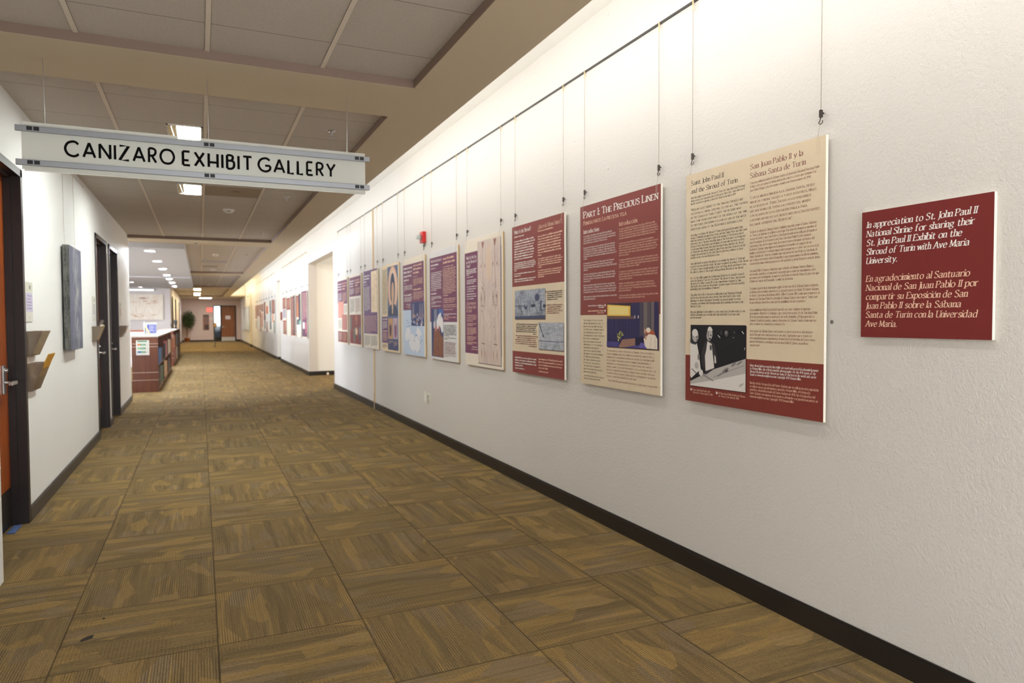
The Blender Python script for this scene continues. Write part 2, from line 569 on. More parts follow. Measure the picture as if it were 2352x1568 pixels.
# ------------------------------------------------------------------ lettering: skeleton letters drawn with a broad pen
SERIF = {
 'a': "c:4,36 12,45 22,44 28,34 28,20;:28,32 28,6 34,0;c:28,26 14,23 5,16 5,6 12,-1 21,2 28,11",
 'b': "s:7,72 7,0;c:7,34 16,45 28,43 34,32 34,14 28,2 18,-1 7,7",
 'c': "c:32,37 25,45 14,44 6,33 5,18 11,3 22,-1 33,8",
 'd': "s:33,72 33,0;:33,0 38,0;c:33,36 24,45 12,42 6,30 6,14 12,1 22,0 33,10",
 'e': ":6,24 33,26;c:33,26 31,38 21,46 11,41 5,28 6,13 13,1 23,-1 34,8",
 'f': "c:31,68 25,73 17,70 13,58 13,40;e:13,44 13,0;:3,43 26,43",
 'g': "c:20,45 9,40 8,24 20,16 31,24 31,38 20,45;c:12,18 8,9 20,5 33,1 33,-11 21,-20 9,-17 4,-9 11,1;:29,41 38,44",
 'h': "s:7,72 7,0;e:7,10 7,0;c:7,33 14,43 23,45 29,38 29,26;e:29,30 29,0",
 'i': "s:8,45 8,0;e:8,10 8,0;d:8,62",
 'j': "s:9,45 9,-6;c:9,-4 7,-15 0,-20;d:9,62",
 'k': "s:7,72 7,0;e:7,10 7,0;:28,44 8,20;e:14,27 31,0",
 'l': "s:8,72 8,0;e:8,10 8,0",
 'm': "s:7,45 7,0;e:7,10 7,0;c:7,33 13,43 21,45 26,38 26,26;e:26,30 26,0;c:26,33 32,43 40,45 45,38 45,26;e:45,30 45,0",
 'n': "s:7,45 7,0;e:7,10 7,0;c:7,33 14,43 23,45 29,38 29,26;e:29,30 29,0",
 'o': "o:20,45 8,38 5,22 9,6 20,-1 32,6 36,22 32,38",
 'p': "s:7,45 7,-20;e:7,0 7,-20;c:7,34 16,45 28,43 34,32 34,14 28,2 18,-1 7,7",
 'q': ":33,45 33,0;e:33,0 33,-20;c:33,36 24,45 12,42 6,30 6,14 12,1 22,0 33,10",
 'r': "s:7,45 7,0;e:7,10 7,0;c:7,31 13,41 20,45 27,41",
 's': "c:28,36 22,45 12,45 7,36 11,27 21,21 28,13 25,2 15,-1 5,7",
 't': "c:12,58 12,14 15,2 21,-1 28,4;:3,43 26,43",
 'u': "s:7,45 7,16;c:7,20 9,4 16,-1 24,3 30,12;s:30,45 30,0;:30,0 36,0",
 'v': "s:5,45 18,0;s:32,45 18,0",
 'w': "s:5,45 16,0;:27,45 16,0;:27,45 39,0;s:51,45 39,0",
 'x': "s:6,45 30,0;e:18,22 30,0;s:31,45 5,0;e:18,22 5,0",
 'y': "s:5,45 19,2;s:34,45 19,2;c:19,2 12,-16 3,-19",
 'z': ":6,43 29,43 5,1 30,1",
 'A': "e:24,68 4,0;e:24,68 46,0;:12,24 37,24",
 'B': "s:9,68 9,0;e:9,10 9,0;c:9,67 24,67 33,60 33,46 25,37 9,36;c:9,36 27,36 38,28 37,10 28,1 9,1",
 'C': "c:46,56 38,67 24,68 10,56 5,34 10,12 24,-1 38,1 47,12",
 'D': "s:9,68 9,0;e:9,10 9,0;c:9,67 28,67 44,54 48,34 43,14 28,1 9,1",
 'E': "s:9,68 9,0;e:9,10 9,0;:9,67 38,67 38,57;:9,36 31,36;:9,1 40,1 40,12",
 'F': "s:9,68 9,0;e:9,10 9,0;:9,67 38,67 38,57;:9,35 31,35",
 'G': "c:46,56 38,67 24,68 10,56 5,34 10,12 24,-1 38,2 47,9;:47,30 47,6;:37,30 52,30",
 'H': "s:9,68 9,0;e:9,10 9,0;s:44,68 44,0;e:44,10 44,0;:9,36 44,36",
 'I': "s:10,68 10,0;e:10,10 10,0",
 'J': "s:14,68 14,0;c:14,6 11,-12 3,-17",
 'K': "s:9,68 9,0;e:9,10 9,0;s:40,68 11,32;e:17,38 44,0",
 'L': "s:9,68 9,0;e:9,10 9,0;:9,1 38,1 38,13",
 'M': "te:11,68 9,0;:11,68 31,6;:31,6 51,68;e:51,68 54,0",
 'N': "te:9,68 9,0;s:9,68 45,0;ts:45,68 45,0",
 'O': "o:28,68 12,60 5,34 12,8 28,-1 44,8 51,34 44,60",
 'P': "s:9,68 9,0;e:9,10 9,0;c:9,67 26,67 37,60 37,44 28,33 9,32",
 'Q': "o:28,68 12,60 5,34 12,8 28,-1 44,8 51,34 44,60;:30,4 54,-13",
 'R': "s:9,68 9,0;e:9,10 9,0;c:9,67 26,67 36,60 36,46 27,36 9,34;e:22,34 43,0",
 'S': "c:34,56 27,67 14,68 6,58 8,46 20,37 32,28 36,14 28,1 15,-1 4,10",
 'T': "e:24,68 24,0;:3,56 3,67 45,67 45,56",
 'U': "s:9,68 9,22;c:9,28 12,6 26,-1 40,6 44,28;ts:44,68 44,22",
 'V': "s:4,68 24,0;s:45,68 24,0",
 'W': "s:4,68 20,0;:36,64 20,0;:36,64 53,0;s:69,68 53,0",
 'X': "s:5,68 42,0;e:24,34 42,0;s:41,68 4,0;e:24,34 4,0",
 'Y': "s:4,68 24,32;s:44,68 24,32;e:24,36 24,0",
 'Z': ":6,57 6,67 42,67 5,1 43,1 43,12",
 '0': "o:19,66 8,58 5,33 8,8 19,-1 30,8 33,33 30,58",
 '1': "e:16,66 16,0;:6,56 16,66",
 '2': "c:6,50 12,64 24,65 31,53 25,35 6,2;:6,2 34,2",
 '3': "c:6,56 15,66 27,62 28,48 16,36;c:16,36 30,30 31,10 18,-1 5,6",
 '4': ":24,0 24,66;:24,66 4,20;:4,20 35,20",
 '5': ":30,65 10,65;:10,65 9,38;c:9,38 24,40 31,24 24,4 5,2",
 '6': "c:28,65 14,56 6,30 10,4 22,-1 32,12 28,32 16,36 7,24",
 '7': ":5,65 33,65 14,0",
 '8': "o:19,66 9,58 10,44 28,26 31,10 19,-1 7,10 10,26 28,44 29,58",
 '9': "c:30,42 22,28 9,32 6,50 14,66 26,64 32,44 28,16 10,0",
 '.': "d:5,3", ',': "d:6,3;:6,4 3,-9", ':': "d:6,4;d:6,36", ';': "d:6,36;d:6,4;:6,4 3,-9",
 '?': "c:5,56 12,68 24,66 28,54 22,42 15,34 15,20;d:15,3", '!': ":8,68 8,20;d:8,3",
 '\u00bf': "d:16,42;c:16,26 14,12 5,2 5,-12 14,-22 28,-14", '\u00a1': "d:8,42;:8,26 8,-22",
 "'": ":6,72 4,56", '"': ":5,72 4,56;:14,72 13,56", '-': ":3,24 19,24", '(': "c:16,72 6,50 6,16 16,-10", ')': "c:4,72 14,50 14,16 4,-10",
}
ACC = {'\u00e1': 'a', '\u00e9': 'e', '\u00ed': 'i', '\u00f3': 'o', '\u00fa': 'u', '\u00f1': 'n', '\u00c1': 'A', '\u00c9': 'E', '\u00cd': 'I', '\u00d3': 'O', '\u00da': 'U'}
SANS = {
 'A': ":3,0 29,70;:29,70 55,0;:12,21 46,21",
 'B': ":6,0 6,70;c:6,70 22,70 31,65 32,53 25,43 6,41;c:6,41 26,41 37,34 37,12 26,0 6,0",
 'C': "c:61,58 50,68 34,70 15,62 4,44 4,26 15,8 34,0 50,2 62,12",
 'E': ":6,0 6,70;:6,70 36,70;:6,25 31,25;:6,0 37,0",
 'G': "c:60,59 49,68 34,70 15,62 4,44 4,26 15,8 34,0 50,3 62,14 62,31;:36,31 62,31",
 'H': ":6,0 6,70;:46,0 46,70;:6,25 46,25",
 'I': ":6,0 6,70",
 'L': ":6,70 6,0 34,0",
 'N': ":6,0 6,70;:6,70 54,0;:54,0 54,70",
 'O': "o:37,70 15,62 4,35 15,8 37,0 59,8 70,35 59,62",
 'R': ":6,0 6,70;c:6,70 24,70 36,63 37,48 28,36 6,33;:20,33 40,0",
 'T': ":22,0 22,70;:2,70 42,70",
 'X': ":4,0 44,70;:4,70 44,0",
 'Y': ":2,70 23,33;:46,70 23,33;:23,33 23,0",
 'Z': ":4,70 46,70 4,0 47,0",
}


def _catmull(p, closed, n):
    out = []
    L = len(p)
    rngs = range(L) if closed else range(L - 1)
    for i in rngs:
        if closed:
            a, b, c, d = p[(i - 1) % L], p[i], p[(i + 1) % L], p[(i + 2) % L]
        else:
            a, b, c, d = p[max(i - 1, 0)], p[i], p[i + 1], p[min(i + 2, L - 1)]
        for k in range(n):
            t = k / n
            out.append(tuple(0.5 * ((2 * b[j]) + (c[j] - a[j]) * t + (2 * a[j] - 5 * b[j] + 4 * c[j] - d[j]) * t * t + (3 * b[j] - a[j] - 3 * c[j] + d[j]) * t ** 3) for j in (0, 1)))
    out.append(p[0] if closed else p[-1])
    return out


def _parse(spec):
    out = []
    for st in spec.split(';'):
        fl, pts = st.split(':')
        out.append((fl, [tuple(float(v) for v in q.split(',')) for q in pts.split()]))
    return out


PARSED = {}


def glyph(ch, fam):
    key = (ch, fam)
    if key not in PARSED:
        tab = SERIF if fam != 'sans' else SANS
        spec = tab.get(ch)
        extra = []
        if spec is None and ch in ACC:
            spec = tab[ACC[ch]]
            st = _parse(spec)
            if ACC[ch] == 'i':
                st = [s for s in st if s[0] != 'd']
            xs = [p[0] for s in st for p in s[1]]
            mid = (min(xs) + max(xs)) / 2
            top = 74 if ACC[ch].isupper() else 52
            if ch == '\u00f1':
                extra = [('c', [(mid - 10, 54), (mid - 4, 59), (mid + 3, 54), (mid + 9, 59)])]
            else:
                extra = [('', [(mid - 2, top), (mid + 7, top + 12)])]
            st = st + extra
        elif spec is None:
            st = None
        else:
            st = _parse(spec)
        PARSED[key] = st
    return PARSED[key]


class Print:
    """flat print on a board, in millimetres from the top left corner; one mesh, many inks"""
    def __init__(self, W, H, depth):
        self.W, self.H, self.d = W, H, depth
        self.b = MB()
        self.layer = 1
        self.cnt = 0

    def up(self):
        self.layer += 1
        return self

    def P(self, x, y):
        return ((x - self.W / 2) / 1000.0, -self.d - 0.0003 * self.layer - 0.00001 * (self.cnt % 28), (self.H - y) / 1000.0)

    def poly(self, pts, m, step=True):
        if step:
            self.cnt += 1
        self.b.face([self.P(*p) for p in pts], m)

    def rect(self, x0, y0, x1, y1, m):
        self.poly([(x0, y1), (x1, y1), (x1, y0), (x0, y0)], m)

    def ell(self, cx, cy, rx, ry, m, n=20, rot=0.0):
        c, s = math.cos(rot), math.sin(rot)
        self.poly([(cx + rx * math.cos(t) * c - ry * math.sin(t) * s, cy + rx * math.cos(t) * s + ry * math.sin(t) * c) for t in [-2 * math.pi * i / n for i in range(n)]], m)

    def line(self, pts, w, m):
        for a, b in zip(pts[:-1], pts[1:]):
            dx, dy = b[0] - a[0], b[1] - a[1]
            L = math.hypot(dx, dy) or 1
            nx, ny = -dy / L * w / 2, dx / L * w / 2
            self.poly([(a[0] + nx, a[1] + ny), (b[0] + nx, b[1] + ny), (b[0] - nx, b[1] - ny), (a[0] - nx, a[1] - ny)], m)

    def arrow(self, a, b, w, m):
        dx, dy = b[0] - a[0], b[1] - a[1]
        L = math.hypot(dx, dy)
        ux, uy = dx / L, dy / L
        c = (b[0] - ux * w * 4, b[1] - uy * w * 4)
        self.line([a, c], w, m)
        self.poly([b, (c[0] - uy * w * 1.6, c[1] + ux * w * 1.6), (c[0] + uy * w * 1.6, c[1] - ux * w * 1.6)], m)

    def text(self, s, x, y, size, m, width=None, fam='serif', bold=0.0, slant=0.0, caps=False, align='l', track=0.0, seg=3):
        """size: em in mm (cap height 0.68). caps: small capitals for the lower case."""
        thick, thin = 7.4 + bold, 3.6 + bold * 0.45
        polys, pen, self_k = [], 0.0, 0
        for ch in s:
            k = 1.0
            if ch == ' ':
                pen += 21 if fam != 'sans' else 26
                continue
            c2 = ch
            if caps and ch.islower():
                c2, k = ch.upper(), 0.76
            st = glyph(c2, fam)
            if st is None:
                pen += 15
                continue
            xs = [p[0] for q in st for p in q[1]]
            sh = pen - min(xs) * k + (5.2 if fam != 'sans' else 11.0) + (3.5 if ch == 'I' and fam != 'sans' else 0)
            for fl, pts in st:
                if 'd' in fl:
                    p = pts[0]
                    r = thick * 0.62
                    self_k += 1
                    polys.append((self_k, [(sh + p[0] * k + r * math.cos(t), p[1] * k + r * math.sin(t)) for t in [2 * math.pi * i / 7 for i in range(7)]]))
                    continue
                path = [(sh + p[0] * k, p[1] * k) for p in pts]
                if 'c' in fl or 'o' in fl:
                    path = _catmull(path, 'o' in fl, seg)
                n = len(path)
                L, Rr = [], []
                for i in range(n):
                    a, b = path[max(i - 1, 0)], path[min(i + 1, n - 1)]
                    if 'o' in fl and i in (0, n - 1):
                        a, b = path[n - 2], path[1]
                    dx, dy = b[0] - a[0], b[1] - a[1]
                    l = math.hypot(dx, dy) or 1
                    dx, dy = dx / l, dy / l
                    if fam == 'sans':
                        w = 11.8
                    else:
                        w = max(thin, abs(dx * math.sin(R(22)) - dy * math.cos(R(22))) * thick * (0.55 if 't' in fl else 1.0))
                    w *= 0.5 * (1.0 if k == 1 else 0.9)
                    if fam == 'sans' and 0 < i < n - 1 and not ('c' in fl or 'o' in fl):
                        w *= 1.35
                    L.append((path[i][0] - dy * w, path[i][1] + dx * w))
                    Rr.append((path[i][0] + dy * w, path[i][1] - dx * w))
                self_k += 1
                for i in range(n - 1):
                    polys.append((self_k, [L[i], L[i + 1], Rr[i + 1], Rr[i]]))
                for f, p in (('s', path[0]), ('e', path[-1])):
                    if f in fl:
                        h = thin * 0.95 + 0.6
                        yy = p[1] - h / 2 if f == 's' else p[1] + h / 2
                        a = (thick * 0.5 + 5.2) * k
                        b2 = a if f == 'e' or ch.isupper() or caps else thick * 0.5
                        self_k += 1
                        polys.append((self_k, [(p[0] - a, yy - h / 2), (p[0] + b2, yy - h / 2), (p[0] + b2, yy + h / 2), (p[0] - a, yy + h / 2)]))
            pen = sh + max(xs) * k + (5.2 if fam != 'sans' else 11.0) + track + (3.5 if ch == 'I' and fam != 'sans' else 0)
        e = size / 100.0
        sx = e
        if width:
            sx = width / max(pen, 1)
        x0 = x - (pen * sx if align == 'r' else 0)
        base = self.cnt
        for (k, p) in polys:
            self.cnt = base + k
            q = [(x0 + (a + b * slant * (e / sx)) * sx, y - b * e) for a, b in p]
            ar = sum(q[i][0] * q[(i + 1) % len(q)][1] - q[(i + 1) % len(q)][0] * q[i][1] for i in range(len(q)))
            if ar > 0:
                q.reverse()
            self.poly(q, m, False)
        return pen * sx

    def para(self, lines, x, y0, y1, size, m, fit=None, **kw):
        """lines with first baseline y0 and last y1; fit=(index, width): that line's width sets the scale of all"""
        sx = None
        if fit:
            sx = fit[1] / self.measure(lines[fit[0]], **kw)
        for i, s in enumerate(lines):
            y = y0 if len(lines) == 1 else y0 + (y1 - y0) * i / (len(lines) - 1)
            if s:
                self.text(s, x, y, size, m, width=(self.measure(s, **kw) * sx if sx else None), **kw)

    def measure(self, s, **kw):
        fam, caps = kw.get('fam', 'serif'), kw.get('caps', False)
        pen = 0.0
        for ch in s:
            if ch == ' ':
                pen += 21 if fam != 'sans' else 26
                continue
            k, c2 = 1.0, ch
            if caps and ch.islower():
                c2, k = ch.upper(), 0.76
            st = glyph(c2, fam)
            if st is None:
                pen += 15
                continue
            xs = [p[0] for q in st for p in q[1]]
            pen += (max(xs) - min(xs)) * k + (10.4 if fam != 'sans' else 22) + kw.get('track', 0) + (7 if ch == 'I' and fam != 'sans' else 0)
        return pen

    def blur(self, x0, x1, y0, y1, n, size, m, last=0.6, seed=1, align='l'):
        """lines too small in the photo to read: rows of word-long strokes"""
        r = random.Random(seed)
        for i in range(n):
            y = y0 if n == 1 else y0 + (y1 - y0) * i / (n - 1)
            end = x1 - r.random() * 0.10 * (x1 - x0)
            if i == n - 1:
                end = x0 + (x1 - x0) * last
            start = x0
            if align == 'r':
                start, end = x0 + (x1 - end), x1
            x = start
            while x < end - size:
                w = min((1.2 + r.random() * 3.2) * size, end - x)
                q = x
                while q < x + w:
                    st = size * (0.16 + 0.14 * r.random())
                    h = size * (0.46 + (0.28 if r.random() < 0.22 else 0))
                    self.poly([(q, y), (q + st, y), (q + st, y - h), (q, y - h)], m)
                    q += st + size * (0.10 + 0.12 * r.random())
                self.poly([(x, y - size * 0.10), (x + w, y - size * 0.10), (x + w, y - size * 0.36), (x, y - size * 0.36)], m) if r.random() < 0.5 else None
                x += w + size * 0.34

    def build(self, name, parent):
        return self.b.build(name, parent)

# ------------------------------------------------------------------ the setting
XR, XL = 2.44, -1.095
ZS, ZT, ZC = 2.78, 2.83, 3.405
M_WALLR = plaster_material('plaster_right', (211, 206, 200), 0.55, 0.35)
M_WALL = plaster_material('plaster_white', (243, 244, 243), 0.12, 0.08)
M_PINK = mat('paint_pinkish_beige', (214, 194, 184), 0.6)
M_LIB = mat('paint_library_white', (214, 204, 199), 0.6)
M_SOFFIT = mat('soffit_paint', (207, 193, 168), 0.75, bump=0.06, bscale=300)
M_RIM = mat('taupe_rim', (134, 112, 99), 0.6)
M_BASE = mat('rubber_base', (34, 29, 27), 0.35, spec=0.5)
M_DARK = mat('door_frame_brown', (37, 29, 28), 0.4)
M_BLACK = mat('black', (20, 19, 20), 0.5)
M_STEEL = mat('steel', (190, 190, 188), 0.3, metal=1.0)
M_DROP = mat('drop_ceiling_white', (206, 207, 212), 0.8)
M_GRID = mat('tee_bar', (226, 216, 202), 0.6)
M_FLOOR = carpet_material()

b = MB()
b.face([(-10.2, -3.4, 0), (6, -3.4, 0), (6, 55, 0), (-10.2, 55, 0)], M_FLOOR)
struct(b.build('floor'))


# right wall with its two openings
b = MB()
for (y0, y1, z0, z1) in ((-3.2, 14.05, 0, ZC), (14.05, 17.55, 2.76, ZC), (17.55, 24.13, 0, ZC), (24.13, 25.22, 2.72, ZC), (25.22, 49.5, 0, ZC)):
    b.box(XR, XR + 0.2, y0, y1, z0, z1, M_WALLR)
struct(b.build('wall_right'))
# passages behind the openings
b = MB()
b.box(2.64, 5.4, 17.60, 17.75, 0, 2.9, M_WALL)
b.box(5.3, 5.45, 13.9, 17.7, 0, 2.9, M_WALL)
b.box(2.64, 5.4, 13.9, 14.05, 0, 2.9, M_WALL)
b.box(2.64, 5.4, 14.0, 17.7, 2.76, 2.9, M_WALL)
struct(b.build('wall_passage'))
b = MB()
b.box(2.64, 4.4, 25.22, 25.35, 0, 2.9, M_WALL)
b.box(4.3, 4.45, 24.0, 25.3, 0, 2.9, M_WALL)
b.box(2.64, 4.4, 24.0, 24.13, 0, 2.9, M_WALL)
b.box(2.64, 4.4, 24.0, 25.3, 2.72, 2.9, M_WALL)
struct(b.build('wall_passage.001'))
# baseboards
def base_strip(name, segs):
    b = MB()
    for (x0, x1, y0, y1) in segs:
        b.box(x0, x1, y0, y1, 0.0, 0.092, M_BASE)
        ix = 0.004 if x1 - x0 < 0.05 else 0
        iy = 0.004 if y1 - y0 < 0.05 else 0
        b.box(x0 + ix, x1 - ix, y0 + iy, y1 - iy, 0.092, 0.104, M_BASE)
    return struct(b.build(name))
base_strip('baseboard_right', [(XR - 0.014, XR, -3.1, 14.05), (XR - 0.014, XR, 17.55, 24.13), (XR - 0.014, XR, 25.22, 38.2), (XR - 0.014, XR, 38.34, 49.4),
                               (XR - 0.014, 2.64, 17.536, 17.55), (2.64, 5.3, 17.586, 17.6), (XR - 0.014, 2.64, 25.206, 25.22), (2.64, 4.3, 25.206, 25.22), (XR - 0.014, 2.64, 14.05, 14.064)])
M_BASE = mat('rubber_base_left_sheen', (66, 60, 58), 0.4)  # same rubber, lightened: its reflected sheen is put into the colour
base_strip('baseboard_left', [(XL, XL + 0.014, 5.65, 9.24), (XL, XL + 0.014, 10.27, 10.52), (XL, XL + 0.014, 11.55, 13.42), (XL - 0.2, XL + 0.014, 13.42, 13.434), (-1.1, -1.086, 31.4, 49.4)])
M_BASE = MATS['rubber_base']
base_strip('baseboard_end', [(-1.1, 0.78, 49.386, 49.4), (2.18, XR, 49.386, 49.4)])

# left wall: near pier, office doors, then the open library
DOORS = ((4.62, 5.645), (9.24, 10.27), (10.52, 11.55))
b = MB()
b.box(-1.5, -0.972, -3.2, 4.393, 0, ZC, M_WALL)
ys = [4.393] + [v for d in DOORS for v in d] + [13.42]
for i in range(0, len(ys), 2):
    b.box(-1.4, XL, ys[i], ys[i + 1], 0, ZC, M_WALL)
for (y0, y1) in DOORS:
    b.box(-1.4, XL, y0, y1, 2.395, ZC, M_WALL)
struct(b.build('wall_left'))
b = MB()
b.box(-10.2, -1.4, 13.2, 13.42, 0, ZC, M_LIB)
struct(b.build('wall_library_front'))
b = MB()
b.box(-10.2, -1.1, 31.4, 31.6, 0, ZC, M_LIB)
struct(b.build('wall_library_back'))
b = MB()
b.box(-1.3, -1.1, 31.6, 49.4, 0, ZC, M_LIB)
struct(b.build('wall_corridor_left'))
b = MB()
for (y0, y1) in ((13.2, 13.0), ):
    pass
wy = [13.2, 13.0 + 0.0]
b.box(-10.25, -10.1, 13.2, 31.6, 0, 0.6, M_LIB)
b.box(-10.25, -10.1, 13.2, 31.6, 2.4, ZC, M_LIB)
struct(b.build('wall_library_left'))
b = MB()
for y in (13.3, 16.3, 20.5, 24.8, 28.8, 31.3):
    b.box(-10.22, -10.12, y - 0.05, y + 0.05, 0.6, 2.4, M_BLACK)
b.box(-10.18, -10.16, 13.3, 31.3, 0.6, 2.4, mat('window_glass', (235, 245, 250), 0.05, trans=1.0))
struct(b.build('window_1'))
b = MB()
b.box(-1.5, XR + 0.2, -3.4, -3.2, 0, ZC, M_WALL)
struct(b.build('wall_back'))
# end wall with the doorway
b = MB()
b.box(-1.3, 0.79, 49.4, 49.6, 0, ZC, M_PINK)
b.box(2.17, XR + 0.2, 49.4, 49.6, 0, ZC, M_PINK)
b.box(0.79, 2.17, 49.4, 49.6, 2.365, ZC, M_PINK)
struct(b.build('wall_end'))
# pier on the right near the far end
b = MB()
b.box(2.37, XR, 38.2, 38.34, 0.1, ZS, mat('pier_cream', (224, 212, 186), 0.6))
b.box(2.36, XR, 38.19, 38.35, 0, 0.12, M_BASE)
struct(b.build('trim_1'))

# ceilings: recessed tile fields between plaster soffits
def tile_field(y0, y1, x0, x1, joint, k):
    m = MATS.setdefault('tiles', ceiling_tile_material('ceiling_tiles', 0.6096))
    b = MB()
    b.box(x0, x1, y0 - joint, y1 - joint, 0, 0.02, m)
    o = struct(b.build('ceiling', loc=(0, joint, ZT)))
    g = MB()
    for x in (-0.545, 0.06, 0.665):
        if x0 + 0.05 < x < x1 - 0.05:
            g.box(x - 0.012, x + 0.012, y0 + 0.002, y1 - 0.002, ZT - 0.006, ZT + 0.002, M_GRID)
            g.box(x - 0.013, x + 0.013, y0 + 0.002, y1 - 0.002, ZT - 0.0015, ZT + 0.002, M_BLACK)
    struct(g.build('trim_%d' % k))
    return o
tile_field(-3.2, 4.098, -1.5, 1.21, 3.725, 2)
tile_field(4.735, 13.27, XL, 1.21, 5.112, 3)
tile_field(14.04, 22.4, -0.24, 1.21, 14.28, 4)
tile_field(23.5, 31.7, -0.24, 1.21, 23.7, 5)
tile_field(33.3, 44.0, -1.1, 1.21, 33.5, 6)

b = MB()
ZH = 2.86
b.box(1.21, 1.60, -3.2, 43.4, ZS, ZH, M_SOFFIT)
for (y0, y1) in ((4.098, 4.735), (13.27, 14.04), (22.4, 23.5), (31.7, 33.3), (44.0, 49.4)):
    x0 = XL if y0 < 13 else (-10.1 if y0 < 14 else (-0.24 if y0 < 30 else -1.1))
    if y0 == 13.27:
        b.box(-10.1, XL, 13.42, y1, ZS, ZH, M_SOFFIT)
        b.box(XL, 1.21, y0, y1, ZS, ZH, M_SOFFIT)
    else:
        b.box(x0, 1.21, y0, y1, ZS, ZH, M_SOFFIT)
b.box(1.21, XR, 43.4, 49.4, ZS, ZH, M_SOFFIT)
struct(b.build('ceiling_soffit'))
# rims of the recesses
b = MB()
for (y0, y1, x0) in ((-3.2, 4.098, -1.5), (4.735, 13.27, XL), (14.04, 22.4, -0.24), (23.5, 31.7, -0.24), (33.3, 44.0, -1.1)):
    b.box(1.205, 1.21, y0, y1, ZS + 0.001, ZT, M_RIM)
    b.box(x0, 1.205, y1 - 0.005, y1, ZS + 0.001, ZT, M_RIM)
    if y0 > 0:
        b.box(x0, 1.205, y0, y0 + 0.005, ZS + 0.001, ZT, M_RIM)
struct(b.build('trim_7'))
# cove over the right wall
b = MB()
M_COVE = mat('cove_white', (240, 238, 232), 0.8)
b.box(1.33, XR + 0.2, -3.2, 43.5, ZC, ZC + 0.05, M_COVE)
b.box(1.33, 1.36, -3.2, 43.5, ZH, ZC, M_COVE)
b.box(1.33, XR, 43.4, 43.5, ZH, ZC, M_COVE)
b.box(1.33, XR, -3.25, -3.2, ZH, ZC, M_COVE)
struct(b.build('ceiling_cove'))
# lowered library ceiling
b = MB()
b.box(-10.1, -0.24, 14.0, 31.4, 2.685, 2.86, M_DROP)
b.box(-10.1, -0.235, 23.0, 23.12, 2.66, 2.69, M_DROP)
struct(b.build('ceiling_library'))
# solid lid so that no light leaks in above
b = MB()
b.box(-10.3, XR + 0.2, -3.4, 49.6, 3.47, 3.5, M_DROP)
struct(b.build('roof_slab'))

# doors of the offices
def office_door(n, y0, y1, leaf):
    f = MB()
    zt = 2.395
    xf, xb = XL + 0.012, XL - 0.15
    for (a, c) in ((y0, y0 + 0.05), (y1 - 0.05, y1)):
        f.box(xb, xf, a, c, 0, zt, M_DARK)
    f.box(xb, xf, y0, y1, zt - 0.05, zt, M_DARK)
    # stops
    f.box(XL - 0.085, XL - 0.045, y0 + 0.05, y0 + 0.066, 0, zt - 0.05, M_DARK)
    f.box(XL - 0.085, XL - 0.045, y1 - 0.066, y1 - 0.05, 0, zt - 0.05, M_DARK)
    f.box(XL - 0.085, XL - 0.045, y0 + 0.05, y1 - 0.05, zt - 0.066, zt - 0.05, M_DARK)
    root = struct(f.build('door_%d' % n))
    l = MB()
    l.box(XL - 0.13, XL - 0.086, y0 + 0.053, y1 - 0.053, 0.008, zt - 0.053, leaf)
    lf = l.build('leaf', root)
    k = MB()
    k.box(XL - 0.0865, XL - 0.083, y0 + 0.07, y1 - 0.075, 0.012, 0.262, mat('kick_plate', (54, 48, 44), 0.35, metal=0.6))
    k.build('kick_plate', root)
    h = MB()
    yc = y1 - 0.19
    h.box(XL - 0.086, XL - 0.074, yc - 0.03, yc + 0.03, 0.90, 1.09, M_STEEL)
    h.lathe([(0.011, 0), (0.011, 0.07)], M_STEEL, (XL - 0.08, yc, 0.975), 12, 0)
    h.box(XL - 0.032, XL - 0.008, yc - 0.125, yc + 0.014, 0.963, 0.988, M_STEEL)
    h.lathe([(0.013, 0), (0.013, 0.018), (0, 0.018)], M_STEEL, (XL - 0.075, yc, 1.055), 12, 0)
    h.build('lever_handle', root, bevel=0.003)
    return root
W_ORANGE = wood_material('orange_wood', (176, 88, 24), (148, 66, 14), 2, 1.0, 0.3)
office_door(1, *DOORS[0], W_ORANGE)
office_door(2, *DOORS[1], W_ORANGE)
office_door(3, *DOORS[2], W_ORANGE)

# far door with sidelight
W_BROWN = wood_material('brown_wood', (150, 92, 48), (122, 70, 34), 2, 1.0, 0.35)
f = MB()
for (a, c) in ((0.79, 0.84), (1.20, 1.26), (2.11, 2.17)):
    f.box(a, c, 49.36, 49.55, 0, 2.365, M_BLACK)
f.box(0.79, 2.17, 49.36, 49.55, 2.31, 2.365, M_BLACK)
f.box(0.84, 1.20, 49.37, 49.5, 0, 0.10, M_BLACK)
f.box(0.84, 1.20, 49.40, 49.46, 1.02, 1.05, M_BLACK)
d4 = struct(f.build('door_4'))
l = MB(); l.box(1.262, 2.108, 49.40, 49.45, 0.01, 2.308, W_BROWN); l.build('leaf', d4)
l = MB(); l.box(1.275, 2.10, 49.392, 49.40, 0.015, 0.275, mat('bright_kick_plate', (200, 196, 186), 0.3, metal=0.7)); l.build('kick_plate', d4)
l = MB(); l.lathe([(0.03, 0), (0.03, 0.02), (0.012, 0.025), (0.012, 0.06)], M_STEEL, (1.33, 49.34, 0.95), 12, 1); l.box(1.32, 1.46, 49.325, 49.345, 0.94, 0.965, M_STEEL); l.build('lever_handle', d4)
l = MB(); l.box(0.84, 1.20, 49.43, 49.436, 0.10, 2.31, mat('window_glass', (235, 245, 250), 0.05, trans=1.0)); l.build('sidelight_glass', d4)
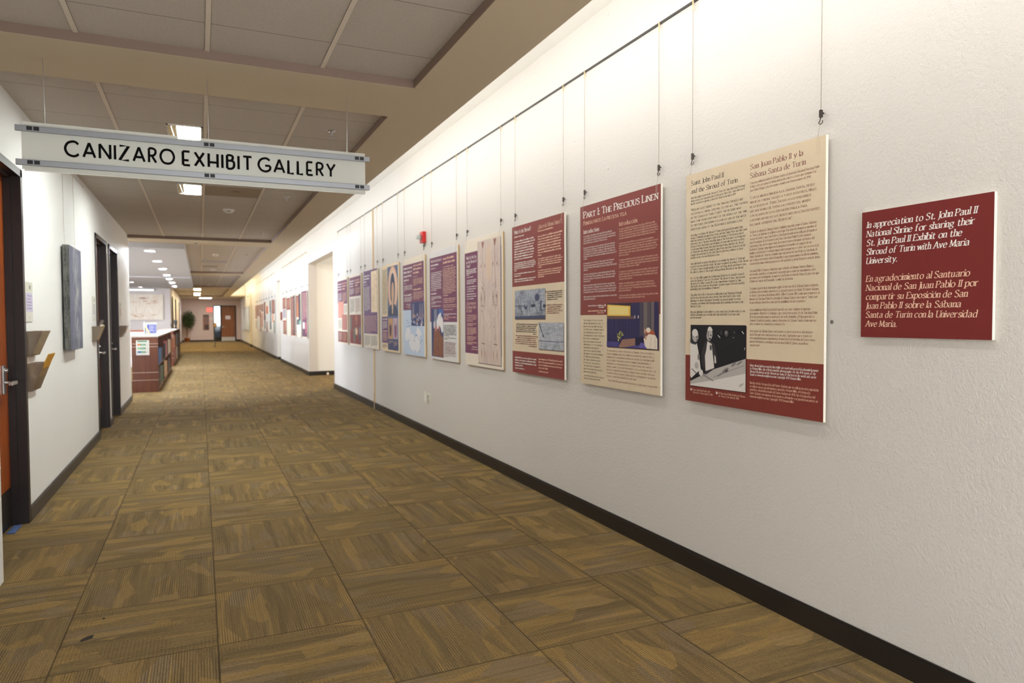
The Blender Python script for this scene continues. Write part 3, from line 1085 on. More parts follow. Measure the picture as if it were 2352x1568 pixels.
# room beyond the sidelight
b = MB()
b.box(-0.6, 0.0, 53.9, 54.0, 0, 2.8, M_LIB); b.box(2.2, 3.0, 53.9, 54.0, 0, 2.8, M_LIB)
b.box(-0.6, 3.0, 53.9, 54.0, 0, 0.95, mat('dark_dado', (52, 48, 50), 0.6)); b.box(-0.6, 3.0, 53.9, 54.0, 2.5, 2.8, M_LIB)
b.box(-0.7, -0.6, 49.6, 54, 0, 2.8, M_LIB); b.box(3.0, 3.1, 49.6, 54, 0, 2.8, M_LIB); b.box(-0.7, 3.1, 49.6, 54, 2.8, 2.85, M_LIB)
struct(b.build('wall_room_beyond'))
b = MB()
b.box(0.0, 2.2, 53.95, 53.96, 0.95, 2.5, mat('daylit_pane', (235, 245, 255), 0.3, emit=(0.80, 0.92, 1.0), strength=2.2))
for x in (0.0, 0.55, 1.1, 1.65, 2.17):
    b.box(x, x + 0.03, 53.92, 53.95, 0.95, 2.5, M_LIB)
b.box(0, 2.2, 53.92, 53.95, 1.75, 1.78, M_LIB)
struct(b.build('window_2'))

# tall dark panes in the far left corridor wall
for n, y in ((3, 33.5), (4, 37.4), (5, 43.8)):
    b = MB()
    b.box(-1.1, -1.07, y - 0.35, y - 0.29, 0.1, 2.42, M_BLACK); b.box(-1.1, -1.07, y + 0.29, y + 0.35, 0.1, 2.42, M_BLACK)
    b.box(-1.1, -1.07, y - 0.35, y + 0.35, 2.36, 2.42, M_BLACK)
    b.box(-1.1, -1.085, y - 0.29, y + 0.29, 0.1, 2.36, mat('dark_glass', (42, 50, 52), 0.1))
    struct(b.build('window_%d' % n))

# ------------------------------------------------------------------ ceiling fittings
M_LAMP = mat('lamp_white', (255, 255, 255), 0.5, emit=(0.90, 0.95, 1.0), strength=1900)
M_WHITE = mat('white_plastic', (236, 234, 228), 0.4)
M_CHROME = mat('chrome', (210, 215, 225), 0.12, metal=1.0)
M_REFL = mat('lamp_reflector', (225, 222, 212), 0.15, metal=0.9)


def troffer(x0, x1, y0, y1, label, warm=False, strength=None):
    t = thing('ceiling_light', label, 'ceiling light', ((x0 + x1) / 2, (y0 + y1) / 2, ZT), 0, 'recessed ceiling lights over the corridor')
    hx, hy = (x1 - x0) / 2, (y1 - y0) / 2
    f = MB()
    w = 0.012
    f.box(-hx, -hx + w, -hy, hy, -0.008, 0.0, M_WHITE); f.box(hx - w, hx, -hy, hy, -0.008, 0.0, M_WHITE)
    f.box(-hx, hx, -hy, -hy + w, -0.008, 0.0, M_WHITE); f.box(-hx, hx, hy - w, hy, -0.008, 0.0, M_WHITE)
    f.build('frame', t)
    m = mat('lamp_warm', (255, 240, 200), 0.5, emit=(1.0, 0.84, 0.5), strength=45) if warm else mat('lamp_panel', (255, 255, 255), 0.5, emit=(0.96, 1.0, 0.95), strength=85)
    d = MB()
    d.box(-hx + (w if warm else 0.07), hx - w, -hy + w, hy - w, -0.004, -0.001, m)
    d.build('diffuser', t)
    if not warm:
        r = MB()
        r.face([(-hx + w, -hy + w, -0.003), (-hx + 0.07, -hy + w, -0.001), (-hx + 0.07, hy - w, -0.001), (-hx + w, hy - w, -0.003)], M_REFL)
        r.tube([(-hx + 0.03, -hy + 0.03, -0.006), (-hx + 0.05, hy - 0.03, -0.006)], 0.004, M_STEEL, 6)
        r.build('reflector', t)
    return t
troffer(-0.205, 0.040, 5.715, 6.32, 'recessed ceiling light glowing just above the hanging gallery sign')
troffer(-0.205, 0.045, 8.15, 8.765, 'recessed ceiling light showing below the hanging gallery sign')
troffer(-0.205, 0.045, -1.6, -0.99, 'added unseen ceiling light behind the camera position')  # added out of view as extra fill for the near end
troffer(-0.25, 0.05, 34.6, 36.3, 'warm far ceiling light, nearest of the yellow cluster', True)
troffer(-0.28, 0.03, 39.9, 41.0, 'warm far ceiling light, middle of the yellow cluster', True)
troffer(-0.30, 0.02, 42.6, 43.6, 'warm far ceiling light, last of the yellow cluster', True)

t = thing('ceiling_light', 'long white ceiling light strip in front of the far end wall', 'ceiling light', (0.32, 46.7, ZS), 0)
d = MB(); d.box(-0.36, 0.36, -0.12, 0.12, -0.02, 0, M_WHITE); d.build('frame', t)
d = MB(); d.box(-0.34, 0.34, -0.10, 0.10, -0.026, -0.02, mat('lamp_cool', (255, 255, 255), 0.5, emit=(1.0, 0.97, 0.95), strength=110)); d.build('diffuser', t)
t = thing('wall_light', 'slim white light bar high on the library wall above the abstract painting', 'wall light', (-2.2, 31.4, 2.615), 0)
d = MB(); d.box(-0.5, 0.52, -0.10, 0.0, -0.03, 0.03, M_WHITE); d.build('housing', t)
d = MB(); d.box(-0.49, 0.51, -0.106, -0.10, -0.024, 0.012, mat('lamp_bar', (255, 255, 255), 0.5, emit=(0.95, 0.97, 1.0), strength=2.0)); d.build('diffuser', t)

ORD = ['nearest', 'second', 'third', 'fourth', 'fifth', 'sixth', 'seventh', 'eighth']
dl = None
DL = [(-0.835, 14.55), (-0.838, 17.02), (-0.837, 19.48), (-0.844, 22.03), (-0.864, 24.1), (-0.863, 26.4), (-0.866, 29.1)]
DLX = [(-2.09, 26.55), (-2.09, 30.2), (-2.09, 17.0), (-2.09, 22.0), (-3.6, 17.0), (-3.6, 22.0), (-3.6, 26.5)]
for i, (x, y) in enumerate(DL + DLX[:2]):
    if dl is None:
        dl = thing('downlight', '', 'downlight', (x, y, 2.685), 0, 'round downlights in the lowered library ceiling')
        b = MB(); b.lathe([(0.105, 0.0), (0.105, -0.006), (0.085, -0.010), (0.083, -0.002)], M_WHITE, seg=24); b.build('trim_ring', dl)
        b = MB(); b.lathe([(0.084, -0.004), (0.0, -0.004)], M_LAMP, seg=24, smooth=False); b.build('lamp', dl)
        o = dl
    else:
        o = copy_tree(dl); o.location = (x, y, 2.685)
    if i in (4, 5, 6):
        for ch in o.children:
            if ch.name.startswith('lamp'):
                ch.data = ch.data.copy(); ch.data.materials[0] = mat('lamp_mid', (255, 255, 255), 0.5, emit=(0.90, 0.95, 1.0), strength=1200)
    if i < 7:
        o['label'] = '%s round downlight from the camera in the row over the low bookcases' % ORD[i]
    else:
        for ch in o.children:
            if ch.name.startswith('lamp'):
                ch.data = ch.data.copy(); ch.data.materials[0] = mat('lamp_dim', (255, 255, 255), 0.5, emit=(1.0, 0.97, 0.93), strength=18)
        o['label'] = ('round downlight nearest the left wall corner, off the main row', 'small round downlight off the row, close above the painted wall')[i - 7]

sp = None
SPR = [(0.941, 5.433, ZT, 'chrome ceiling sprinkler above the right end of the gallery sign'), (0.95, 8.491, ZT, 'chrome ceiling sprinkler below the right end of the gallery sign'),
       (0.949, 12.178, ZT, 'chrome ceiling sprinkler near the far corner of the long tiled recess'), (-0.049, 13.737, ZS, 'small sprinkler on the plaster band where the left wall ends'),
       (0.958, 16.37, ZT, 'sprinkler in the third tiled recess, the nearer one'), (0.934, 20.585, ZT, 'sprinkler in the third tiled recess, the farther one'),
       (0.924, 25.71, ZT, 'sprinkler in the fourth tiled recess, the nearer one'), (0.939, 30.3, ZT, 'sprinkler in the fourth tiled recess, the farther one')]
for (x, y, z, lab) in SPR:
    if sp is None:
        sp = thing('sprinkler', lab, 'sprinkler', (x, y, z), 0, 'ceiling sprinklers')
        b = MB(); b.lathe([(0.0, 0), (0.040, 0), (0.040, -0.003), (0.026, -0.010), (0.012, -0.008)], M_CHROME, seg=20); b.build('escutcheon', sp)
        b = MB(); b.lathe([(0.009, 0.0), (0.009, -0.03), (0.004, -0.032), (0.004, -0.055)], M_CHROME, seg=10)
        b.lathe([(0.0, -0.052), (0.018, -0.053), (0.018, -0.056), (0.0, -0.058)], M_STEEL, seg=12); b.build('nozzle', sp)
        o = sp
    else:
        o = copy_tree(sp); o.location = (x, y, z); o['label'] = lab
sm = None
for (x, y, lab) in ((0.366, 9.81, 'white smoke detector on the tiles just beyond the gallery sign'), (0.33, 16.53, 'white smoke detector in the third tiled recess, nearer one'),
                    (0.345, 21.3, 'white smoke detector in the third tiled recess, near its far rim'), (0.353, 30.5, 'white smoke detector in the fourth tiled recess')):
    if sm is None:
        sm = thing('smoke_detector', lab, 'smoke detector', (x, y, ZT), 0, 'smoke detectors on the ceiling')
        b = MB(); b.lathe([(0.075, 0), (0.075, -0.012), (0.066, -0.018)], M_WHITE, seg=24); b.build('base', sm)
        b = MB(); b.lathe([(0.058, -0.016), (0.055, -0.032), (0.035, -0.045), (0.0, -0.046)], M_WHITE, seg=24); b.build('sensor_head', sm)
        b = MB(); b.box(-0.02, 0.02, -0.058, -0.05, -0.034, -0.026, M_BLACK); b.build('status_window', sm)
        o = sm
    else:
        o = copy_tree(sm); o.location = (x, y, ZT); o['label'] = lab
# vents
t = thing('air_vent', 'tan perforated ceiling vent with a dark dust smudge beside the light', 'air vent', (0.3625, 8.455, ZT))
b = MB(); b.box(-0.292, 0.292, -0.30, 0.30, -0.005, 0, mat('vent_tan', (150, 132, 110), 0.7, grain=0.12, gscale=120)); b.build('plate', t)
b = MB()
for k in range(10):
    a = k * 0.63
    L = 0.035 + 0.05 * rng.random()
    b.face([(0.03 + math.cos(a) * L * 1.5, -0.06 + math.sin(a) * L, -0.0056), (0.03 + math.cos(a + 0.35) * L * 0.6, -0.06 + math.sin(a + 0.35) * L * 0.5, -0.0056), (0.03, -0.06, -0.0056), (0.03 + math.cos(a - 0.35) * L * 0.6, -0.06 + math.sin(a - 0.35) * L * 0.5, -0.0056)], mat('dust_smudge', (112, 92, 70), 0.9))
b.build('dust_smudge', t)
t = thing('air_vent', 'grey slotted air vent across the third tiled recess', 'air vent', (0.345, 18.55, ZT))
b = MB(); b.box(-0.29, 0.29, -0.29, 0.29, -0.006, 0, mat('vent_grey', (168, 168, 174), 0.6)); b.build('plate', t)
t = thing('air_vent', 'narrow black slot diffuser in the third tiled recess', 'air vent', (0.25, 20.2, ZT))
b = MB(); b.box(-0.20, 0.20, -0.06, 0.06, -0.006, 0, M_BLACK); b.build('slot', t)

# ------------------------------------------------------------------ the hanging gallery sign
def frosted():
    m = bpy.data.materials.new('frosted_acrylic')
    m.use_nodes = True
    nt = m.node_tree
    nt.nodes.clear()
    g = NG(nt)
    out = g.n('ShaderNodeOutputMaterial')
    d = g.n('ShaderNodeBsdfDiffuse'); d.inputs[0].default_value = (0.97, 0.97, 0.95, 1)
    tl = g.n('ShaderNodeBsdfTranslucent'); tl.inputs[0].default_value = (0.97, 0.98, 0.95, 1)
    tr = g.n('ShaderNodeBsdfTransparent'); tr.inputs[0].default_value = (0.93, 0.95, 0.93, 1)
    gl = g.n('ShaderNodeBsdfGlossy'); gl.inputs['Roughness'].default_value = 0.25
    m1 = g.n('ShaderNodeMixShader'); m1.inputs[0].default_value = 0.60
    m2 = g.n('ShaderNodeMixShader'); m2.inputs[0].default_value = 0.30
    m3 = g.n('ShaderNodeMixShader'); m3.inputs[0].default_value = 0.05
    nt.links.new(d.outputs[0], m1.inputs[1]); nt.links.new(tl.outputs[0], m1.inputs[2])
    nt.links.new(m1.outputs[0], m2.inputs[1]); nt.links.new(tr.outputs[0], m2.inputs[2])
    nt.links.new(m2.outputs[0], m3.inputs[1]); nt.links.new(gl.outputs[0], m3.inputs[2])
    nt.links.new(m3.outputs[0], out.inputs[0])
    return m
M_FROST = frosted()
YS = 4.42
sg = thing('hanging_sign', 'white frosted sign with black gallery lettering hung from the ceiling', 'sign', (0.065, YS, 2.178))
M_ALU = mat('brushed_aluminium', (150, 152, 156), 0.42, metal=0.85)
hw = 0.909
b = MB(); b.box(-hw, hw, -0.012, -0.007, 0.004, 0.254, M_FROST); b.build('front_pane', sg)
b = MB(); b.box(-hw + 0.006, hw + 0.004, 0.012, 0.017, 0.0, 0.250, M_FROST); b.build('back_pane', sg)
for z in (0.0235, 0.2015):
    b = MB(); b.box(-hw - 0.026, hw + 0.026, -0.026, -0.012, z, z + 0.031, M_ALU); rl = b.build('rail', sg, bevel=0.002)
    for x in (-0.855, 0.0, 0.87):
        for s in (-0.0155, 0.0155):
            c = MB()
            c.box(x + s - 0.0125, x + s + 0.0125, -0.0285, -0.026, z + 0.006, z + 0.026, M_BLACK)
            c.build('clip', rl)
pr = Print(1818, 250, 0.0125)
pr.W = 1818
def sgn(word, x0, x1):
    pr.text(word, x0, 162, 100 * 1.115, mat('sign_ink', (14, 12, 12), 0.6, spec=0.05), width=x1 - x0, fam='sans', seg=6)
# sign face spans -0.844 .. 0.974 m of corridor width
sgn('CANIZARO', 186, 735); sgn('EXHIBIT', 757, 1153); sgn('GALLERY', 1168, 1640)
lt = pr.build('lettering', sg); lt.location = (0, 0, 0.004)
for (x, dx, lab) in ((-0.742, 0.012, 'left'), (0.062, 0.03, 'middle'), (0.867, 0.008, 'right')):
    b = MB()
    x0 = x - 0.065
    b.tube([(x0 * 1.0, 0.0, ZS - 2.178), (x0 * 0.995, 0.0, 0.21), (x0 * 0.995, 0.0, 0.185)], 0.0016, M_STEEL, 6)
    b.tube([(x0 * 0.995, 0.0, 0.19), (x0 * 0.995 + 0.004, 0.0, 0.172), (x0 * 0.995 + 0.002, 0, 0.15), (x0 * 0.995 - 0.002, 0, 0.165), (x0 * 0.995, 0, 0.186)], 0.0016, M_STEEL, 6)
    b.build('wire', sg)

# ------------------------------------------------------------------ hanging tracks and cables on the right wall
M_TRACK = mat('track_dark', (70, 68, 66), 0.4, metal=0.5)
M_TRACK2 = mat('track_tan', (178, 156, 118), 0.5)
for (y0, y1, m, lab) in ((-2.9, 13.53, M_TRACK, 'long thin dark picture rail along the top of the near right wall'),
                         (17.82, 23.35, M_TRACK2, 'short tan picture rail between the two wall openings'), (25.9, 35.1, M_TRACK2, 'tan picture rail beyond the narrow wall opening')):
    b = MB(); b.box(XR - 0.010, XR, y0, y1, 3.062, 3.074, m)
    tag(b.build('picture_rail'), lab, 'picture rail')
b = MB(); b.box(XL, XL + 0.010, 6.9, 8.45, 2.768, 2.788, M_WHITE)
tag(b.build('picture_rail'), 'white picture rail high on the left wall above the grey canvas', 'picture rail')
M_WIRE = mat('cable_wire', (182, 168, 148), 0.4, metal=0.2)
M_HOOK = mat('hook_metal', (88, 82, 76), 0.35, metal=0.8)
M_CLIP = mat('cable_end', (226, 206, 160), 0.4, metal=0.3)


def cable_proto():
    t = thing('hanging_cable', '', 'picture cable', (XR - 0.016, 0, 3.066), 0)
    b = MB(); b.tube([(0, 0, 0), (0, 0, -0.845)], 0.0013, M_WIRE, 6); b.build('wire', t)
    b = MB(); b.lathe([(0.0045, 0.004), (0.0045, -0.045), (0.002, -0.05)], M_CLIP, seg=10); b.build('rail_plug', t)
    b = MB(); b.box(-0.006, 0.006, -0.005, 0.005, -0.838, -0.806, M_HOOK)
    b.tube([(-0.001, 0, -0.838), (-0.003, 0.002, -0.850), (-0.004, 0.008, -0.860), (-0.003, 0.002, -0.868), (0, -0.008, -0.862), (0, -0.009, -0.852)], 0.0022, M_HOOK, 8)
    h = b.build('hook', t)
    b = MB(); b.lathe([(0.0035, 0), (0.0035, 0.012), (0.0, 0.012)], M_HOOK, (0.004, 0, -0.818), 8, 0); b.build('thumb_screw', h)
    return t
CABLE = None


def cables(Y0, W, z_top, desc, group):
    """two cables for the panel whose left edge is at Y0"""
    global CABLE
    for (y, side) in ((Y0 - 0.034, 'left'), (Y0 - W + 0.04, 'right')):
        if CABLE is None:
            CABLE = cable_proto()
            o = CABLE
        else:
            o = copy_tree(CABLE)
        o.location = (XR - 0.016, y, 3.066)
        o['label'] = 'thin %s hanging cable with hook holding %s' % (side, desc)
        o['group'] = group

# ------------------------------------------------------------------ small things on the right wall
t = thing('fire_alarm', 'red fire alarm with clear strobe on the right wall above the panels', 'fire alarm', (XR, 7.885, 2.347), -math.pi / 2)
M_RED = mat('alarm_red', (196, 30, 26), 0.35)
b = MB(); b.box(-0.058, 0.058, -0.045, 0, -0.066, 0.066, M_RED); b.build('body', t, bevel=0.004)
b = MB(); b.box(-0.045, 0.02, -0.052, -0.045, -0.02, 0.025, mat('alarm_yellow', (228, 190, 70), 0.4)); b.build('grille', t)
b = MB(); b.prism([(-0.105, -0.02), (-0.045, -0.028), (-0.045, 0.03), (-0.09, 0.022)], 0, -0.03, 0.022, mat('strobe_clear', (225, 235, 235), 0.1, trans=0.7)); o = b.build('strobe', t)
for (y, z, lab, kind) in ((7.90, 0.448, 'plain white wall plate low on the right wall, the left one of two', 'blank'), (7.76, 0.443, 'white wall plate with four dark ports, the right one of two', 'ports')):
    t = thing('wall_plate', lab, 'wall plate', (XR, y, z), -math.pi / 2, 'wall plates under the panels')
    b = MB(); b.box(-0.041, 0.041, -0.008, 0, -0.064, 0.064, mat('plate_ivory', (226, 222, 208), 0.4)); b.build('plate', t, bevel=0.003)
    if kind == 'ports':
        for k in range(4):
            b = MB(); b.box(-0.012, 0.012, -0.014, -0.008, 0.030 - 0.025 * k - 0.008, 0.030 - 0.025 * k + 0.008, M_BLACK if k == 0 else mat('port_grey', (160, 156, 146), 0.5)); b.build('port', t)
    else:
        b = MB(); b.box(-0.022, 0.022, -0.010, -0.008, -0.034, 0.034, M_WHITE); b.build('insert', t)
b = MB()
b.box(XR - 0.018, XR, 10.505, 10.535, 0.0, 3.06, mat('raceway_beige', (214, 186, 146), 0.5))
for k in range(14):
    z = 0.02 + k * 0.016
    b.box(XR - 0.0195, XR - 0.018, 10.510 + 0.008 * rng.random(), 10.52 + 0.012 * rng.random(), z, z + 0.008 + 0.006 * rng.random(), mat('raceway_scuff', (130, 100, 72), 0.8))
tag(b.build('cable_raceway'), 'narrow beige vertical cable cover running down the right wall', 'cable cover')
b = MB(); b.lathe([(0.0, 0.0004), (0.006, 0.0006), (0.009, 0.0), ], mat('grey_mark', (120, 116, 112), 0.8), (0, 0, 0), 9)
o = b.build('wall_scuff', loc=(XR - 0.0006, 2.098, 1.358)); o.rotation_euler = (0, -math.pi / 2, 0)
tag(o, 'small grey scuff mark on plaster between the tan panel and maroon sign', 'wall mark')
b = MB(); b.box(2.412, XR, 23.53, 23.88, 1.38, 1.64, mat('brown_plaque', (128, 62, 48), 0.4)); 
tag(b.build('wall_plaque'), 'small brown plaque at the edge of the narrow wall opening', 'plaque')
t = thing('restroom_sign', 'cream sign with two dark figures high above the far notice board', 'sign', (XR, 40.7, 2.70), -math.pi / 2)
b = MB(); b.box(-1.1, 1.1, -0.012, 0, -0.10, 0.11, mat('sign_cream', (232, 222, 196), 0.5)); b.build('plate', t)
for x in (-0.35, 0.35):
    b = MB()
    b.box(x - 0.22, x + 0.22, -0.016, -0.012, -0.05, 0.05, mat('sign_green', (60, 66, 52), 0.5))
    b.build('pictogram', t)
t = thing('notice_board', 'pale blue glass notice board on the far right wall', 'notice board', (XR, 42.6, 1.45), -math.pi / 2)
b = MB(); b.box(-2.95, 2.95, -0.035, 0, -0.64, 0.64, mat('board_blue', (226, 240, 255), 0.2)); b.build('glass', t)
b = MB()
for x in (-2.98, 2.95):
    b.box(x, x + 0.03, -0.045, 0, -0.66, 0.66, M_STEEL)
b.box(-2.98, 2.98, -0.045, 0, 0.64, 0.66, M_STEEL); b.box(-2.98, 2.98, -0.045, 0, -0.66, -0.64, M_STEEL)
b.build('frame', t)
b = MB(); b.lathe([(0.0, 0.07), (0.02, 0.064), (0.03, 0.04), (0.03, 0.012), (0.022, 0.0), (0.0, 0.0)], mat('door_stop_white', (232, 216, 190), 0.4), (2.876, 17.5, 0.0), 14)
tag(b.build('door_stop'), 'small white dome door stop on the carpet in the wall opening', 'door stop')

# ------------------------------------------------------------------ left wall: canvas, placards, file holders
t = thing('canvas_picture', 'tall grey stretched canvas hanging on the left wall between doors', 'picture', (XL, 7.40, 1.117), math.pi / 2)
ca = weave_material('canvas_edge', (22, 22, 22), (104, 104, 98), 75)
b = MB(); b.box(-0.33, 0.33, -0.062, -0.014, 0, 0.925, ca); b.build('canvas', t)
p = Print(660, 925, 0.0625)
p.rect(0, 0, 660, 925, canvas_art_material())
p.build('printed_face', t)
for y in (-0.20, 0.36):
    b = MB(); b.tube([(y, -0.012, 0.90), (y, -0.008, 1.665)], 0.0012, M_WIRE, 6)
    tag(b.build('hanging_cable', loc=(XL, 7.40, 1.117), rotz=math.pi / 2), 'thin %s cable from the left wall rail down to the grey canvas' % ('near' if y < 0 else 'far'), 'picture cable', 'cables of the grey canvas')

M_SMOKE = mat('smoked_acrylic', (150, 134, 116), 0.15, trans=0.0, alpha=0.62, spec=0.5)
def file_holder(y0, z0, h, w, label):
    t = thing('file_holder', label, 'file holder', (XL, y0 + w / 2, z0), math.pi / 2, 'smoked wall file holders beside the office doors')
    top, bot = 0.10, 0.03
    b = MB(); b.box(-w / 2, w / 2, -0.004, 0, 0, h, M_SMOKE); b.build('back', t)
    for s in (-1, 1):
        b = MB(); x = s * w / 2
        b.prism([(0, 0), (-bot, 0), (-top, h), (0, h)], 0, x - (0.003 if s > 0 else 0), x + (0.003 if s < 0 else 0), M_SMOKE); b.build('side', t)
    b = MB(); b.face([(-w / 2, -bot, 0), (w / 2, -bot, 0), (w / 2, -top, h), (-w / 2, -top, h)], M_SMOKE)
    b.face([(-w / 2, -bot + 0.003, 0), (w / 2, -bot + 0.003, 0), (w / 2, -top + 0.003, h), (-w / 2, -top + 0.003, h)], M_SMOKE); b.build('front', t)
    b = MB(); b.box(-w / 2, w / 2, -bot, 0, 0, 0.003, M_SMOKE); b.build('bottom', t)
    return t
file_holder(5.68, 1.135, 0.172, 0.28, 'empty smoked wall file holder by the orange door, the upper one')
file_holder(5.68, 0.892, 0.190, 0.28, 'lower smoked wall file holder with the yellow envelope in it')
file_holder(8.86, 1.145, 0.170, 0.28, 'smoked wall file holder stuffed with papers beside the second door')
file_holder(11.70, 1.135, 0.170, 0.28, 'smoked wall file holder beyond the third door near the wall end')
def leaning(name, y, x0, z0, x1, z1, w, th, m, label, cat):
    L = math.hypot(x1 - x0, z1 - z0)
    b = MB(); b.box(-w / 2, w / 2, -th / 2, th / 2, 0, L, m)
    o = b.build(name, loc=(XL + x0, y, z0)); o.rotation_euler = (math.atan2(x1 - x0, z1 - z0), 0, math.pi / 2)
    return tag(o, label, cat)
leaning('envelope', 5.83, 0.022, 0.90, 0.125, 1.145, 0.23, 0.006, mat('manila_yellow', (224, 166, 40), 0.6), 'yellow envelope standing in the lower wall file holder', 'envelope')
leaning('paper_stack', 5.80, 0.014, 0.90, 0.018, 1.07, 0.2, 0.006, mat('paper_tan', (222, 196, 160), 0.7), 'tan sheet of paper inside the lower wall file holder', 'paper')
leaning('paper_stack', 5.80, 0.014, 1.145, 0.018, 1.29, 0.2, 0.004, mat('paper_pale', (222, 214, 200), 0.7), 'pale sheet of paper inside the upper wall file holder', 'paper')
leaning('magazine', 9.0, 0.03, 1.155, 0.085, 1.385, 0.22, 0.012, mat('magazine_grey', (92, 84, 80), 0.5), 'dark magazine leaning in the file holder beside the second door', 'magazine')
leaning('paper_stack', 8.97, 0.022, 1.155, 0.092, 1.33, 0.2, 0.022, mat('paper_cream', (216, 196, 168), 0.7), 'cream bundle of papers in the file holder beside the second door', 'papers')
leaning('paper_stack', 11.83, 0.02, 1.145, 0.075, 1.30, 0.2, 0.01, mat('paper_cream', (216, 196, 168), 0.7), 'cream papers in the file holder beyond the third door', 'papers')

b = MB(); b.box(-0.022, 0.022, -0.10, 0.10, 0.0, 0.006, mat('mat_blue', (70, 92, 140), 0.8, grain=0.8, gscale=90))
tag(b.build('door_mat', loc=(-1.142, 5.46, 0.0)), 'narrow blue patterned mat edge at the foot of the orange door', 'mat')
for pts, lab in (([(-0.497, 3.418), (-0.472, 3.424), (-0.451, 3.432), (-0.449, 3.472), (-0.474, 3.461), (-0.488, 3.445)], 'dark smudge on the near left carpet, the larger of two'),
                 ([(-0.440, 3.642), (-0.430, 3.627), (-0.422, 3.639), (-0.433, 3.654)], 'small dark spot on the near left carpet behind the larger smudge')):
    b = MB(); b.face([(x, y, 0.0015) for x, y in pts], mat('stain_dark', (44, 36, 26), 0.95))
    tag(b.build('carpet_stain'), lab, 'stain')

def placard(y, labels, sheet, lab):
    t = thing('door_placard', lab, 'placard', (XL, y, 1.374), math.pi / 2, 'name placards beside the office doors')
    b = MB(); b.box(-0.115, 0.115, -0.006, 0, 0, 0.275, mat('placard_clear', (226, 226, 216), 0.3)); b.build('plate', t)
    p = Print(230, 275, 0.0066)
    p.rect(0, 0, 230, 66, mat('placard_top', (214, 216, 200), 0.4)); p.up()
    for k in range(3):
        p.rect(118, 24 + k * 9, 172, 29 + k * 9, mat('placard_ink', (84, 86, 92), 0.5))
    p.rect(22, 74, 222, 206, sheet); p.up()
    for k in range(5):
        p.rect(44, 92 + k * 22, 190 - 20 * (k % 2), 99 + k * 22, mat('placard_line', (150, 142, 172), 0.5))
    p.rect(118, 236, 124, 258, mat('placard_ink', (84, 86, 92), 0.5))
    p.build('printed_sheet', t)
placard(5.785, 1, mat('sheet_lavender', (206, 200, 228), 0.5), 'clear wall placard with lavender sheet above the nearest file holders')
placard(9.02, 1, mat('sheet_white', (222, 224, 220), 0.5), 'pale wall placard beside the second office door')
placard(11.84, 1, mat('sheet_pink', (226, 206, 204), 0.5), 'pale wall placard beyond the third office door')

# ------------------------------------------------------------------ library: low bookcases and what stands on them
W_CASE = wood_material('cherry_wood', (108, 60, 34), (92, 47, 26), 2, 0.8, 0.35)
M_TOP = mat('laminate_top', (176, 160, 150), 0.35)
M_INLAY = mat('inlay_metal', (196, 172, 160), 0.35, metal=0.4)
def bookcase(y0, y1, x0, x1, nb, label):
    H = 1.085
    t = thing('low_bookcase', label, 'bookcase', ((x0 + x1) / 2, y0, 0))
    hw, L = (x1 - x0) / 2, y1 - y0
    for (a, c) in ((0, 0.03), (L - 0.03, L)):
        b = MB(); b.box(-hw, 0.0, a, c, 0, H - 0.03, W_CASE); b.box(0.002, hw, a, c, 0, H - 0.03, W_CASE)
        e = b.build('end_panel', t)
        if a == 0:
            for z in (0.93, 0.873, 0.378, 0.232):
                s = MB(); s.box(-hw, hw, -0.003, 0.0, z, z + 0.009, M_INLAY); s.build('inlay_strip', e)
    b = MB(); b.box(-hw - 0.004, hw + 0.004, -0.004, L + 0.004, H - 0.03, H, M_TOP); b.build('top', t, bevel=0.003)
    b = MB(); b.box(-0.01, 0.01, 0.03, L - 0.03, 0.0, H - 0.03, W_CASE); b.build('back_panel', t)
    b = MB(); b.box(-hw + 0.03, hw - 0.012, 0.03, L - 0.03, 0.0, 0.06, W_CASE); b.build('plinth', t)
    for z in (0.06, 0.50):
        b = MB(); b.box(-hw + 0.01, hw - 0.004, 0.03, L - 0.03, z, z + 0.024, W_CASE); b.build('shelf', t)
    for k in range(1, nb):
        y = L * k / nb
        b = MB(); b.box(-hw, hw, y - 0.015, y + 0.015, 0, H - 0.03, W_CASE); b.build('upright', t)
    return t
bookcase(14.9, 21.4, -1.20, -0.75, 3, 'low cherry wood bookcase nearest the camera, paper sign on its end')
bookcase(23.2, 30.2, -1.20, -0.75, 3, 'low cherry wood bookcase standing behind the nearest one')
t = thing('low_counter', 'low pale counter with a wood-edged top behind the nearest bookcase', 'counter', (-2.0, 23.25, 0))
b = MB(); b.box(-0.8, 0.78, 0.02, 0.62, 0, 1.06, mat('counter_pale', (212, 204, 200), 0.5)); b.build('body', t)
b = MB(); b.box(-0.82, 0.79, 0.0, 0.64, 1.06, 1.095, mat('counter_edge', (160, 88, 52), 0.4)); b.build('top', t)
# sheet on the end panel
p = Print(222, 284, 0.004)
p.b.box(-0.111, 0.111, -0.004, 0, 0, 0.284, mat('sheet_paper', (214, 212, 208), 0.5))
p.up(); gr = mat('sheet_green', (36, 124, 78), 0.5)
p.rect(22, 10, 186, 32, gr)
for k, c in enumerate(((214, 120, 70), (150, 196, 150), (46, 104, 176))):
    y = 66 + k * 70
    p.rect(20, y, 196, y + 34, gr); p.up(); p.rect(20, y + 6, 76, y + 30, mat('sheet_pic%d' % k, c, 0.5)); p.rect(164, y + 4, 190, y + 30, mat('sheet_box', (240, 222, 214), 0.5))
    p.rect(82, y + 10, 156, y + 15, mat('sheet_line', (190, 220, 200), 0.5)); p.rect(82, y + 20, 146, y + 24, mat('sheet_line', (190, 220, 200), 0.5))
o = p.build('paper_sign', None); o.location = (-1.012, 14.897, 0.718)
tag(o, 'white sheet with three green bars taped to the end of the nearest bookcase', 'paper sign')
